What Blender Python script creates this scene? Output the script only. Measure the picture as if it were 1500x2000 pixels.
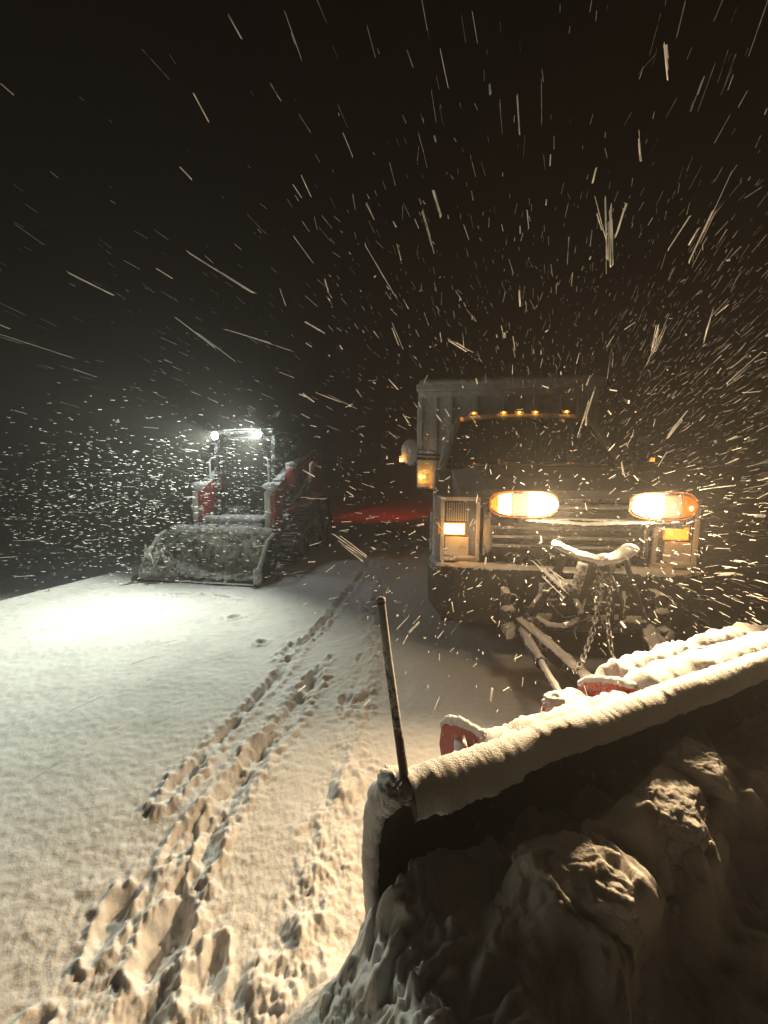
import bpy, math, random
import numpy as np
from mathutils import Vector, Matrix

for o in list(bpy.data.objects): bpy.data.objects.remove(o)
SC = bpy.context.scene
COL = SC.collection
R = math.radians
random.seed(7)
RNG = np.random.default_rng(7)

# ------------------------------------------------------------------ camera
cam_d = bpy.data.cameras.new('camera')
cam = bpy.data.objects.new('camera', cam_d); COL.objects.link(cam)
cam.location = (0, 0, 1.5)
cam.rotation_euler = (R(90 - 7.16), 0, 0)
cam_d.sensor_fit = 'VERTICAL'; cam_d.sensor_height = 24.0
cam_d.lens = 24.0 * 780 / 2000
cam_d.clip_start = 0.03; cam_d.clip_end = 1500
SC.camera = cam

# ------------------------------------------------------------------ sky (a snowing night)
W = bpy.data.worlds.new('World'); SC.world = W; W.use_nodes = True
wn = W.node_tree; wn.nodes.clear()
wo = wn.nodes.new('ShaderNodeOutputWorld'); wb = wn.nodes.new('ShaderNodeBackground')
wb.inputs['Color'].default_value = (1.0, 0.55, 0.30, 1)
wb.inputs['Strength'].default_value = 0.0036
wn.links.new(wb.outputs[0], wo.inputs['Surface'])

SC.render.engine = 'CYCLES'
SC.cycles.use_denoising = True
SC.cycles.max_bounces = 5
SC.cycles.volume_bounces = 1
SC.cycles.transparent_max_bounces = 12
SC.cycles.caustics_reflective = False; SC.cycles.caustics_refractive = False
SC.cycles.sample_clamp_indirect = 3
SC.view_settings.view_transform = 'Standard'; SC.view_settings.look = 'None'
SC.view_settings.exposure = 0.0; SC.view_settings.gamma = 1.0
SC.view_settings.use_curve_mapping = False

HAZE_DENSITY = 0.0058
HEAD_W = 300.0      # plow headlamps
LED_W = 600.0      # loader work lamps
TAIL_W = 70.0

# ------------------------------------------------------------------ noise
_perm = np.random.default_rng(3).permutation(256)
_perm = np.concatenate([_perm, _perm, _perm])
_g3 = np.random.default_rng(4).normal(size=(256, 3)); _g3 /= np.linalg.norm(_g3, axis=1)[:, None]
def perlin(x, y, z=0.0):
    x, y, z = np.broadcast_arrays(np.asarray(x, float), np.asarray(y, float), np.asarray(z, float))
    xi = np.floor(x).astype(int); yi = np.floor(y).astype(int); zi = np.floor(z).astype(int)
    xf, yf, zf = x - xi, y - yi, z - zi
    f = lambda t: t*t*t*(t*(t*6-15)+10)
    u, v, w = f(xf), f(yf), f(zf)
    xi &= 255; yi &= 255; zi &= 255
    def g(a, b, c):
        h = _perm[_perm[_perm[(xi+a) & 255] + ((yi+b) & 255)] + ((zi+c) & 255)]
        gr = _g3[h]
        return gr[..., 0]*(xf-a) + gr[..., 1]*(yf-b) + gr[..., 2]*(zf-c)
    l = lambda a, b, t: a + (b-a)*t
    return l(l(l(g(0,0,0), g(1,0,0), u), l(g(0,1,0), g(1,1,0), u), v),
             l(l(g(0,0,1), g(1,0,1), u), l(g(0,1,1), g(1,1,1), u), v), w) * 1.5
def fbm(x, y, z=0.0, o=4, gain=0.5):
    s = 0; a = 1.0; f = 1.0
    for _ in range(o):
        s = s + a*perlin(x*f, y*f, z*f + 3.7*_); a *= gain; f *= 2.03
    return s
def billow(x, y, z=0.0, o=4, gain=0.5):
    s = 0; a = 1.0; f = 1.0
    for _ in range(o):
        s = s + a*(np.abs(perlin(x*f, y*f, z*f + 5.1*_)) * 2 - 0.5); a *= gain; f *= 2.1
    return s
def sstep(a, b, x):
    t = np.clip((x-a)/(b-a), 0, 1); return t*t*(3-2*t)

# ------------------------------------------------------------------ materials
MATS = {}
def nmat(name):
    m = bpy.data.materials.new(name); m.use_nodes = True
    nt = m.node_tree; b = nt.nodes['Principled BSDF']; MATS[name] = m
    return m, nt, b
def N(nt, t, **kw):
    n = nt.nodes.new(t)
    for k, v in kw.items():
        if k in n.inputs: n.inputs[k].default_value = v
        else: setattr(n, k, v)
    return n
def ramp(nt, fac, stops):
    r = nt.nodes.new('ShaderNodeValToRGB')
    el = r.color_ramp.elements
    while len(el) < len(stops): el.new(0.5)
    for e, (p, c) in zip(el, stops): e.position = p; e.color = (*c, 1) if len(c) == 3 else c
    nt.links.new(fac, r.inputs[0]); return r
def noise(nt, scale, detail=4, rough=0.6):
    n = nt.nodes.new('ShaderNodeTexNoise'); n.inputs['Scale'].default_value = scale
    n.inputs['Detail'].default_value = detail; n.inputs['Roughness'].default_value = rough
    tc = nt.nodes.new('ShaderNodeTexCoord'); nt.links.new(tc.outputs['Object'], n.inputs['Vector'])
    return n
def bump(nt, b, height, strength, dist):
    bp = nt.nodes.new('ShaderNodeBump'); bp.inputs['Strength'].default_value = strength
    bp.inputs['Distance'].default_value = dist
    nt.links.new(height, bp.inputs['Height']); nt.links.new(bp.outputs[0], b.inputs['Normal']); return bp
def snow_mat(name, col=(0.80, 0.80, 0.81), grime=(0.70, 0.68, 0.66), gscale=6, bscale=160, bs=0.6, bd=0.004, sss=0.0):
    m, nt, b = nmat(name)
    n = noise(nt, gscale, 5); r = ramp(nt, n.outputs['Fac'], [(0.35, grime), (0.62, col)])
    nt.links.new(r.outputs[0], b.inputs['Base Color'])
    b.inputs['Roughness'].default_value = 0.75
    b.inputs['Specular IOR Level'].default_value = 0.25
    if sss: b.inputs['Subsurface Weight'].default_value = sss; b.inputs['Subsurface Radius'].default_value = (1, .9, .8); b.inputs['Subsurface Scale'].default_value = .012
    n2 = noise(nt, bscale, 3); bump(nt, b, n2.outputs['Fac'], bs, bd)
    return m
def dusted(name, base, rough=0.45, metal=0.0, amount=0.5, scale=26, up=0.55, snow=(0.75, 0.75, 0.76), var=0.25):
    """painted or bare surface with wind-blown snow stuck to it in patches, thicker on faces that look up"""
    m, nt, b = nmat(name)
    n1 = noise(nt, 5, 4); dark = tuple(c*(1-var) for c in base)
    r1 = ramp(nt, n1.outputs['Fac'], [(0.35, dark), (0.65, base)])
    n2 = noise(nt, scale, 6, 0.7)
    n3 = noise(nt, scale*0.14, 3, 0.5)
    geo = nt.nodes.new('ShaderNodeNewGeometry'); sep = nt.nodes.new('ShaderNodeSeparateXYZ')
    nt.links.new(geo.outputs['Normal'], sep.inputs[0])
    up_ = N(nt, 'ShaderNodeMath', operation='MULTIPLY'); nt.links.new(sep.outputs['Z'], up_.inputs[0]); up_.inputs[1].default_value = up
    a1 = N(nt, 'ShaderNodeMath', operation='ADD'); nt.links.new(n2.outputs['Fac'], a1.inputs[0]); nt.links.new(up_.outputs[0], a1.inputs[1])
    a2 = N(nt, 'ShaderNodeMath', operation='ADD'); nt.links.new(a1.outputs[0], a2.inputs[0]); nt.links.new(n3.outputs['Fac'], a2.inputs[1])
    c = 1.32 - 0.6*amount
    r2 = ramp(nt, N(nt, 'ShaderNodeMath', operation='MULTIPLY').outputs[0], [(0.0, (0, 0, 0)), (1.0, (1, 1, 1))])
    mul = r2.inputs[0].links[0].from_node; nt.links.new(a2.outputs[0], mul.inputs[0]); mul.inputs[1].default_value = 0.5
    r2.color_ramp.elements[0].position = c*0.5 - 0.04; r2.color_ramp.elements[1].position = c*0.5 + 0.06
    mix = nt.nodes.new('ShaderNodeMix'); mix.data_type = 'RGBA'
    nt.links.new(r2.outputs[0], mix.inputs[0]); nt.links.new(r1.outputs[0], mix.inputs[6]); mix.inputs[7].default_value = (*snow, 1)
    nt.links.new(mix.outputs[2], b.inputs['Base Color'])
    rr = nt.nodes.new('ShaderNodeMapRange'); nt.links.new(r2.outputs[0], rr.inputs[0])
    rr.inputs[3].default_value = rough; rr.inputs[4].default_value = 0.85; nt.links.new(rr.outputs[0], b.inputs['Roughness'])
    if metal:
        mm = nt.nodes.new('ShaderNodeMapRange'); nt.links.new(r2.outputs[0], mm.inputs[0])
        mm.inputs[3].default_value = metal; mm.inputs[4].default_value = 0.0; nt.links.new(mm.outputs[0], b.inputs['Metallic'])
    bump(nt, b, r2.outputs[0], 0.5, 0.006)
    return m
def emit(name, col, strength, base=(0.5, 0.4, 0.3)):
    m, nt, b = nmat(name)
    b.inputs['Base Color'].default_value = (*base, 1); b.inputs['Roughness'].default_value = 0.2
    n = nt.nodes.new('ShaderNodeTexWave'); n.inputs['Scale'].default_value = 28; n.inputs['Distortion'].default_value = 0.5
    tc = nt.nodes.new('ShaderNodeTexCoord'); nt.links.new(tc.outputs['Object'], n.inputs['Vector'])
    mr = nt.nodes.new('ShaderNodeMapRange'); nt.links.new(n.outputs['Fac'], mr.inputs[0])
    mr.inputs[3].default_value = strength*0.55; mr.inputs[4].default_value = strength
    b.inputs['Emission Color'].default_value = (*col, 1); nt.links.new(mr.outputs[0], b.inputs['Emission Strength'])
    return m

snow_mat('ground_snow', grime=(0.76, 0.76, 0.77), bscale=110, bs=0.4, bd=0.006, sss=.6)
snow_mat('pile_snow', col=(0.78, 0.77, 0.76), grime=(0.62, 0.60, 0.57), gscale=4, bscale=90, bs=0.7, bd=0.006, sss=.6)
snow_mat('cover_snow', bscale=210, bs=0.9, bd=0.006)
snow_mat('dirty_snow', col=(0.76, 0.75, 0.72), grime=(0.12, 0.10, 0.06), gscale=9, bscale=100)
dusted('truck_paint', (0.62, 0.63, 0.64), 0.35, amount=0.30)
dusted('shaded_hood_paint', (0.07, 0.07, 0.07), 0.35, amount=0.16, scale=60)  # the truck's pale paint, darkened to carry the shade on the hood
dusted('box_paint', (0.66, 0.67, 0.68), 0.5, amount=0.5)
dusted('black_plastic', (0.018, 0.018, 0.02), 0.5, amount=0.02, scale=70, up=0.75)
dusted('black_steel', (0.03, 0.028, 0.026), 0.5, amount=0.24, scale=45)
dusted('chrome', (0.22, 0.22, 0.23), 0.25, metal=0.9, amount=0.20, scale=60)
dusted('bezel_white', (0.62, 0.62, 0.62), 0.3, amount=0.75, scale=70)
dusted('plow_red', (0.42, 0.015, 0.02), 0.45, amount=0.30, scale=70)
dusted('blade_steel', (0.09, 0.055, 0.04), 0.65, amount=0.10, scale=40, up=0.2)
dusted('loader_red', (0.36, 0.018, 0.012), 0.45, amount=0.17, scale=45)
dusted('loader_black', (0.02, 0.02, 0.02), 0.5, amount=0.36, scale=40)
dusted('bucket_steel', (0.17, 0.14, 0.09), 0.6, amount=0.50, scale=22)
dusted('rubber', (0.02, 0.02, 0.02), 0.8, amount=0.22, scale=40)
dusted('stick', (0.10, 0.06, 0.045), 0.7, amount=0.62, scale=150)
dusted('weed', (0.08, 0.05, 0.02), 0.8, amount=0.1)
dusted('rim_metal', (0.5, 0.5, 0.5), 0.15, metal=0.9, amount=0.2, scale=80)
m, nt, b = nmat('glass_dark'); b.inputs['Roughness'].default_value = 0.08
n = noise(nt, 55, 5, .7); r = ramp(nt, n.outputs['Fac'], [(0.64, (0.012, 0.012, 0.013)), (0.80, (0.25, 0.25, 0.26))]); nt.links.new(r.outputs[0], b.inputs['Base Color'])
m, nt, b = nmat('mirror_glass'); b.inputs['Roughness'].default_value = 0.05; b.inputs['Metallic'].default_value = 1
m, nt, b = nmat('lens_clear'); b.inputs['Roughness'].default_value = 0.15; b.inputs['Metallic'].default_value = 0.6
n = nt.nodes.new('ShaderNodeTexWave'); n.inputs['Scale'].default_value = 18
tc = nt.nodes.new('ShaderNodeTexCoord'); nt.links.new(tc.outputs['Object'], n.inputs['Vector'])
r = ramp(nt, n.outputs['Fac'], [(0.2, (0.18, 0.17, 0.16)), (0.8, (0.6, 0.58, 0.55))]); nt.links.new(r.outputs[0], b.inputs['Base Color'])
emit('bulb_white', (1.0, 0.80, 0.52), 45)
emit('reflector_lit', (1.0, 0.74, 0.42), 1.0)
emit('lens_dim', (1.0, 0.55, 0.28), 0.40)
emit('turn_bright', (1.0, 0.60, 0.20), 8)
emit('amber_bright', (1.0, 0.33, 0.03), 2.2, (0.5, 0.15, 0.02))
emit('amber_mid', (1.0, 0.25, 0.01), 0.8, (0.5, 0.12, 0.01))
emit('amber_core', (1.0, 0.50, 0.08), 9, (0.5, 0.2, 0.02))
emit('led_white', (0.93, 1.0, 0.95), 110)
emit('tail_red', (1.0, 0.02, 0.01), 6, (0.5, 0.01, 0.01))
# flakes: ice lets light through
m = bpy.data.materials.new('flake'); m.use_nodes = True; MATS['flake'] = m
nt = m.node_tree; nt.nodes.clear(); out = nt.nodes.new('ShaderNodeOutputMaterial')
df = N(nt, 'ShaderNodeBsdfDiffuse'); df.inputs[0].default_value = (.9, .9, .9, 1)
tl = N(nt, 'ShaderNodeBsdfTranslucent'); tl.inputs[0].default_value = (.9, .9, .9, 1)
ms = nt.nodes.new('ShaderNodeMixShader'); ms.inputs[0].default_value = .5
nt.links.new(df.outputs[0], ms.inputs[1]); nt.links.new(tl.outputs[0], ms.inputs[2])
tr_ = nt.nodes.new('ShaderNodeBsdfTransparent'); m2 = nt.nodes.new('ShaderNodeMixShader')
tcf = nt.nodes.new('ShaderNodeTexCoord'); nf = nt.nodes.new('ShaderNodeTexNoise'); nf.inputs['Scale'].default_value = 22; nf.inputs['Detail'].default_value = 2
nt.links.new(tcf.outputs['Object'], nf.inputs['Vector']); mrf = nt.nodes.new('ShaderNodeMapRange'); nt.links.new(nf.outputs['Fac'], mrf.inputs[0])
mrf.inputs[1].default_value = .3; mrf.inputs[2].default_value = .7; mrf.inputs[3].default_value = .25; mrf.inputs[4].default_value = .8
nt.links.new(mrf.outputs[0], m2.inputs[0]); nt.links.new(tr_.outputs[0], m2.inputs[1]); nt.links.new(ms.outputs[0], m2.inputs[2]); nt.links.new(m2.outputs[0], out.inputs[0])

# ------------------------------------------------------------------ mesh builder
class MB:
    def __init__(s, xf=None): s.v = []; s.f = []; s.xf = xf
    def add(s, vs, fs):
        o = len(s.v)
        s.v += [tuple(s.xf(p)) if s.xf else tuple(p) for p in vs]
        s.f += [tuple(i+o for i in f) for f in fs]; return s
    def box(s, x0, x1, y0, y1, z0, z1):
        return s.add([(x0,y0,z0),(x1,y0,z0),(x1,y1,z0),(x0,y1,z0),(x0,y0,z1),(x1,y0,z1),(x1,y1,z1),(x0,y1,z1)],
              [(0,3,2,1),(4,5,6,7),(0,1,5,4),(1,2,6,5),(2,3,7,6),(3,0,4,7)])
    def hexa(s, p):   # eight corners, bottom ring then top ring
        return s.add(p, [(0,3,2,1),(4,5,6,7),(0,1,5,4),(1,2,6,5),(2,3,7,6),(3,0,4,7)])
    def bar(s, a, b, w, h, up=(0,0,1)):
        a, b = Vector(a), Vector(b); d = (b-a).normalized(); u = Vector(up)
        r = d.cross(u);
        if r.length < 1e-3: r = d.cross(Vector((1,0,0)))
        r.normalize(); u = r.cross(d).normalized()
        q = [a-r*w/2-u*h/2, a+r*w/2-u*h/2, b+r*w/2-u*h/2, b-r*w/2-u*h/2]
        return s.hexa([*q, *[p+u*h for p in q]])
    def tube(s, pts, r, seg=12, caps=True):
        P = [Vector(p) for p in pts]; rs = r if isinstance(r, (list, tuple)) else [r]*len(P)
        vs = []; fs = []; prev = None
        for i, p in enumerate(P):
            d = (P[min(i+1, len(P)-1)] - P[max(i-1, 0)]).normalized()
            if prev is None:
                u = d.cross(Vector((0, 0, 1)));
                if u.length < 1e-3: u = d.cross(Vector((1, 0, 0)))
            else: u = prev - d*prev.dot(d)
            u.normalize(); prev = u; w = d.cross(u)
            for k in range(seg):
                a = 2*math.pi*k/seg; vs.append(p + (u*math.cos(a) + w*math.sin(a))*rs[i])
        for i in range(len(P)-1):
            for k in range(seg):
                k2 = (k+1) % seg; fs.append((i*seg+k, i*seg+k2, (i+1)*seg+k2, (i+1)*seg+k))
        if caps: fs += [tuple(range(seg))[::-1], tuple((len(P)-1)*seg+k for k in range(seg))]
        return s.add(vs, fs)
    def prism(s, poly, a, b, axis='x'):   # poly in the two other axes, extruded from a to b
        n = len(poly)
        mk = {'x': lambda t, p: (t, p[0], p[1]), 'y': lambda t, p: (p[0], t, p[1]), 'z': lambda t, p: (p[0], p[1], t)}[axis]
        vs = [mk(a, p) for p in poly] + [mk(b, p) for p in poly]
        fs = [tuple(range(n)), tuple(range(2*n-1, n-1, -1))] + [(i, i+n, (i+1) % n + n, (i+1) % n) for i in range(n)]
        return s.add(vs, fs)
    def loft(s, secs, cap=True):
        n = len(secs[0]); vs = [p for q in secs for p in q]; fs = []
        for i in range(len(secs)-1):
            for k in range(n):
                k2 = (k+1) % n; fs.append((i*n+k, i*n+k2, (i+1)*n+k2, (i+1)*n+k))
        if cap: fs += [tuple(range(n))[::-1], tuple((len(secs)-1)*n+k for k in range(n))]
        return s.add(vs, fs)
    def sheet(s, rows, closed=False):
        n = len(rows[0]); vs = [p for q in rows for p in q]; fs = []
        for i in range(len(rows)-1):
            for k in range(n if closed else n-1):
                k2 = (k+1) % n; fs.append((i*n+k, i*n+k2, (i+1)*n+k2, (i+1)*n+k))
        return s.add(vs, fs)
    def build(s, name, mat, parent=None, bevel=0, smooth=False, solid=0, sub=0):
        me = bpy.data.meshes.new(name); me.from_pydata([tuple(v) for v in s.v], [], s.f); me.validate()
        import bmesh
        bm = bmesh.new(); bm.from_mesh(me); bmesh.ops.recalc_face_normals(bm, faces=bm.faces); bm.to_mesh(me); bm.free()
        if smooth: me.shade_smooth() if hasattr(me, 'shade_smooth') else None
        me.materials.append(MATS[mat])
        o = bpy.data.objects.new(name, me); COL.objects.link(o)
        if parent: o.parent = parent
        if solid: md = o.modifiers.new('s', 'SOLIDIFY'); md.thickness = solid; md.offset = 0
        if sub: md = o.modifiers.new('u', 'SUBSURF'); md.levels = sub; md.render_levels = sub
        if bevel: md = o.modifiers.new('b', 'BEVEL'); md.width = bevel; md.segments = 2; md.limit_method = 'ANGLE'
        return o
def np_mesh(name, V, F, mat, parent=None, smooth=True):
    me = bpy.data.meshes.new(name); V = np.asarray(V, np.float32); F = np.asarray(F, np.int32)
    me.vertices.add(len(V)); me.vertices.foreach_set('co', V.ravel())
    k = F.shape[1]; me.loops.add(F.size); me.loops.foreach_set('vertex_index', F.ravel())
    me.polygons.add(len(F)); me.polygons.foreach_set('loop_start', np.arange(len(F), dtype=np.int32)*k)
    me.polygons.foreach_set('loop_total', np.full(len(F), k, np.int32))
    me.polygons.foreach_set('use_smooth', np.full(len(F), smooth))
    me.update(calc_edges=True); me.materials.append(MATS[mat])
    o = bpy.data.objects.new(name, me); COL.objects.link(o)
    if parent: o.parent = parent
    return o
def tag(o, label=None, cat=None, group=None, kind=None):
    for k, v in (('label', label), ('category', cat), ('group', group), ('kind', kind)):
        if v: o[k] = v
    return o
def thing(name, label, cat, loc=(0,0,0), rz=0, group=None):
    o = bpy.data.objects.new(name, None); COL.objects.link(o); o.empty_display_size = .2
    o.location = loc; o.rotation_euler = (0, 0, rz); return tag(o, label, cat, group)
def lamp(name, kind, loc, power, col, parent=None, aim=None, cone=150, blend=1.0, rad=0.03):
    d = bpy.data.lights.new(name, kind); d.energy = power; d.color = col; d.shadow_soft_size = rad
    if kind == 'SPOT': d.spot_size = R(cone); d.spot_blend = blend
    o = bpy.data.objects.new(name, d); COL.objects.link(o); o.location = loc
    if aim is not None: o.rotation_euler = Vector(aim).to_track_quat('-Z', 'Y').to_euler()
    if parent: o.parent = parent
    return o
# lumpy snow lying along a path: half-round section, displaced by noise
def snow_strip(path, w, h, name='snow_cover', parent=None, step=0.012, seg=14, amp=0.25, seed=0.0, mat='cover_snow', full=False, up=(0,0,1), fine=0.004):
    P = [Vector(p) for p in path]; pts = []
    for a, b in zip(P[:-1], P[1:]):
        n = max(1, int((b-a).length/step)); pts += [a.lerp(b, i/n) for i in range(n)]
    pts.append(P[-1]); rows = []
    U0 = Vector(up)
    n = len(pts)
    for i, p in enumerate(pts):
        d = (pts[min(i+1, n-1)] - pts[max(i-1, 0)]).normalized()
        r = d.cross(U0)
        if r.length < 1e-3: r = d.cross(Vector((1,0,0)))
        r.normalize(); u = r.cross(d).normalized()
        e = min(1, (min(i, n-1-i)+0.6)*step/(h*1.2)); e = math.sqrt(max(0.02, 1-(1-e)**2))
        row = []
        for k in range(seg):
            a = (2*math.pi*k/seg) if full else (-0.12*math.pi + 1.24*math.pi*k/(seg-1))
            row.append(p + r*(math.cos(a)*w/2*e) + u*(math.sin(a)*h*(e if not full else e)))
        rows.append(row)
    V = np.array([[tuple(q) for q in row] for row in rows]); C = np.array([tuple(p) for p in pts])[:, None, :]
    X = V + seed
    nz = fbm(X[..., 0]*14, X[..., 1]*14, X[..., 2]*14, 3)*amp + amp*.5*fbm(X[..., 0]*50, X[..., 1]*50, X[..., 2]*50, 2)
    V = C + (V - C)*(1 + nz[..., None])
    V += (fine*perlin(X[..., 0]*120, X[..., 1]*120, X[..., 2]*120))[..., None]
    cl = full; ns = V.shape[1]; F = []
    I = np.arange(n*ns).reshape(n, ns)
    if cl: J = np.roll(I, -1, 1); F = np.stack([I[:-1], J[:-1], J[1:], I[1:]], -1).reshape(-1, 4)
    else: F = np.stack([I[:-1, :-1], I[:-1, 1:], I[1:, 1:], I[1:, :-1]], -1).reshape(-1, 4)
    return np_mesh(name, V.reshape(-1, 3), F, mat, parent)
def blob(c, r, name='snow_cover', parent=None, seed=0.0, amp=0.18, freq=3.0, res=4, mat='cover_snow', flat=None, fine=0.05, rz=0.0):
    import bmesh
    bm = bmesh.new(); bmesh.ops.create_icosphere(bm, subdivisions=res, radius=1)
    V = np.array([v.co[:] for v in bm.verts]); F = np.array([[v.index for v in f.verts] for f in bm.faces]); bm.free()
    nz = amp*fbm(V[:, 0]*freq+seed, V[:, 1]*freq+seed*1.7, V[:, 2]*freq-seed, 4) + fine*perlin(V[:, 0]*14+seed, V[:, 1]*14, V[:, 2]*14)
    V = V*(1+nz[:, None])
    if flat is not None: V[:, 2] = np.maximum(V[:, 2], flat)
    V = V*np.array(r)
    ca, sa = math.cos(rz), math.sin(rz); V = np.stack([V[:, 0]*ca - V[:, 1]*sa, V[:, 0]*sa + V[:, 1]*ca, V[:, 2]], 1)
    return np_mesh(name, V + np.array(c), F, mat, parent)

# ------------------------------------------------------------------ ground
def seg_dist(x, y, pts):
    best = np.full(x.shape, 1e9); par = np.zeros(x.shape); acc = 0
    for (ax, ay), (bx, by) in zip(pts[:-1], pts[1:]):
        L = math.hypot(bx-ax, by-ay); t = np.clip(((x-ax)*(bx-ax)+(y-ay)*(by-ay))/(L*L), 0, 1)
        d = np.hypot(x-ax-t*(bx-ax), y-ay-t*(by-ay)); m = d < best
        best = np.where(m, d, best); par = np.where(m, acc+t*L, par); acc += L
    return best, par
TR_A = [(-0.05, 7.4), (-0.2, 6.0), (-0.305, 5.141), (-0.489, 4.086), (-0.652, 3.227), (-0.741, 2.655), (-0.836, 2.247), (-0.899, 2.021), (-0.948, 1.799), (-0.988, 1.618)]
TR_B = [(-0.30, 5.2), (-0.366, 4.604), (-0.507, 3.8), (-0.626, 3.328), (-0.76, 2.956)]
TR_C = [(-0.50, 2.60), (-0.55, 2.25), (-0.584, 2.106), (-0.654, 1.868), (-0.711, 1.674), (-0.716, 1.467), (-0.72, 1.301), (-0.698, 1.15), (-0.702, 1.065), (-0.66, 0.9), (-0.6, 0.6)]
TR_D = [(-0.988, 1.618), (-1.0, 1.45), (-0.95, 1.25), (-0.93, 1.1), (-0.98, 0.9), (-1.0, 0.6)]
RIDGE = [(0.02, 9.0), (-0.073, 5.525), (-0.152, 3.8), (-0.06, 2.956), (-0.135, 2.464), (-0.175, 2.106), (-0.16, 1.799), (-0.22, 1.514), (-0.2, 1.339), (-0.23, 1.15), (-0.3, 0.9), (-0.4, .5)]
PRINTS = [(-0.494, 2.588, .06, .15, -.15), (-0.664, 1.941, .055, .12, -.2), (-0.76, 3.041, .05, .15, -.25), (-0.955, 1.704, .05, .13, -.2), (-0.80, 1.44, .05, .12, 0),
          (-0.678, 1.379, .05, .09, 0), (-0.707, 1.10, .06, .10, 0), (-0.906, 1.15, .05, .10, .2), (-1.472, 3.734, .07, .05, .3), (-1.028, 3.178, .05, .06, 0), 
          (-2.328, 4.40, .22, .03, 0), (-1.839, 4.33, .2, .03, -.4), (-0.24, 2.324, .04, .09, 0), (-0.95, .82, .05, .09, 0), (-0.52, 1.02, .05, .07, 0), (-1.9, 4.62, .15, .02, 0),
          (-0.58, 3.6, .05, .1, 0), (-0.42, 2.9, .03, .06, 0), (-0.20, 2.9, .03, .05, 0)]
def ground_h(x, y):
    r = np.hypot(x, y)
    near = 1/(1+(r/9)**2)
    z = 0.012*perlin(x*0.9, y*0.9) + 0.007*perlin(x*3.1+4, y*3.3)
    z = z + near*(0.0032*perlin(x*15, y*26, 2.2) + 0.0032*perlin(x*34+3, y*52, 7.7) + 0.0017*perlin(x*80, y*100, 1.1))
    wob = 0.024*perlin(x*7, y*7, 9) + 0.018*perlin(x*20, y*20, 9.5) + .006*perlin(x*50, y*50, 9.8)
    rough = 0
    for pts, w, dep, edge in ((TR_A, .035, .045, .022), (TR_B, .03, .035, .018), (TR_C, .055, .05, .028)):
        d, t = seg_dist(x + wob, y + wob*.7, pts)
        brk = sstep(-.25, .15, perlin(t*5.0, d*0 + dep*100))
        z = z - dep*.75*brk*(1 - sstep(w*.3, w*1.3, d)) + edge*.6*np.exp(-((d-w*1.7)/(w*.6))**2)*(0.6+perlin(x*23, y*23, 4))
        rough = np.maximum(rough, np.exp(-(d/(w*3.6))**2))
    d, t = seg_dist(x + wob*1.4, y, RIDGE)
    rm = np.exp(-(d/.13)**2)
    lump = np.maximum(0, perlin(x*13, y*11, 5.5)) + .55*np.maximum(0, perlin(x*29, y*27, 2.5)) + .2*perlin(x*60, y*60, 1)
    z = z + 0.056*rm*lump*(0.6 + .6*perlin(x*2, y*2, 8)) + .014*np.exp(-(d/.07)**2)
    rough = np.maximum(rough, rm*.5)
    z = z + rough*(0.006*perlin(x*26, y*26, 6.1) + 0.009*np.abs(perlin(x*55, y*52, 3.4)) + 0.005*perlin(x*100, y*100, 3.4))
    for (px, py, a, b, rot) in PRINTS:
        ca, sa = math.cos(rot), math.sin(rot)
        u = ((x-px+wob)*ca + (y-py)*sa)/a; v = (-(x-px)*sa + (y-py+wob)*ca)/b; q = np.sqrt(u*u+v*v) + .35*perlin(x*16, y*16, px*9)
        k = min(1.0, a/.045)
        z = z - .024*k*(1-sstep(.35, 1.05, q)) + .016*k*np.exp(-((q-1.25)/.28)**2)*(.8+perlin(x*30, y*30, 1))
    # scattered trodden clods toward the lower left
    m = np.exp(-((x+.85)/.38)**2)*sstep(2.0, 1.2, y)*1.0
    z = z + m*(.012*np.maximum(0, perlin(x*11, y*11, 12)) + .008*np.abs(perlin(x*24, y*24, 13)) - .012)
    # tyre-width pressed lane beside the truck
    z = z - .012*sstep(.0, .15, x)*(1-sstep(.5, .7, x))*sstep(1.2, 1.6, y)
    # verge: the ground drops away on the left
    d = (-4.08 + .42*(y-4.09)) - x
    z = z + np.where(d > -1, -.22*sstep(0, .9, d) + .03*np.exp(-((d)/.12)**2) + .05*sstep(.3, 1.2, d)*perlin(x*2, y*2, 3), 0)
    z = z + .03*sstep(8, 40, r)*perlin(x*.2, y*.2)
    # scrape marks in front of the loader bucket
    for k in range(5):
        z = z - .014*np.exp(-(((y-4.62-.07*k) + .10*(x+1.2))/.02)**2)*sstep(.0, .4, perlin(x*2.2+k*3.1, y*0+k)+.1)*np.exp(-((x+1.0-.1*k)/.55)**2)
    return z
def ground():
    rr = [0.0]; r = 0.30
    while r < 14: rr.append(r); r *= 1.0052
    while r < 500: rr.append(r); r *= 1.06
    th = np.concatenate([np.radians(np.arange(-48, 48.01, .2)), np.radians(np.linspace(51, 309, 60))])
    Rr, T = np.meshgrid(np.array(rr[1:]), th, indexing='ij')
    X = Rr*np.sin(T); Y = Rr*np.cos(T); Z = ground_h(X, Y)
    V = np.stack([X, Y, Z], -1).reshape(-1, 3); n, m_ = X.shape
    I = np.arange(n*m_).reshape(n, m_); J = np.roll(I, -1, 1)
    F = np.stack([I[:-1], I[1:], J[1:], J[:-1]], -1).reshape(-1, 4)
    c = len(V); V = np.vstack([V, [[0, 0, float(ground_h(np.array([0.]), np.array([0.]))[0])]]])
    F2 = np.stack([np.full(m_, c), I[0], J[0], I[0]*0-1], -1)[:, :3]
    # fan as degenerate-free quads: pair triangles
    F = np.vstack([F, np.array([[c, I[0][k], I[0][(k+1) % m_], I[0][(k+2) % m_]] for k in range(0, m_-1, 2)])])
    o = np_mesh('snowy_ground', V, F[:, ::-1] if False else F, 'ground_snow')
    tag(o, kind='structure'); return o
ground()

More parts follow.
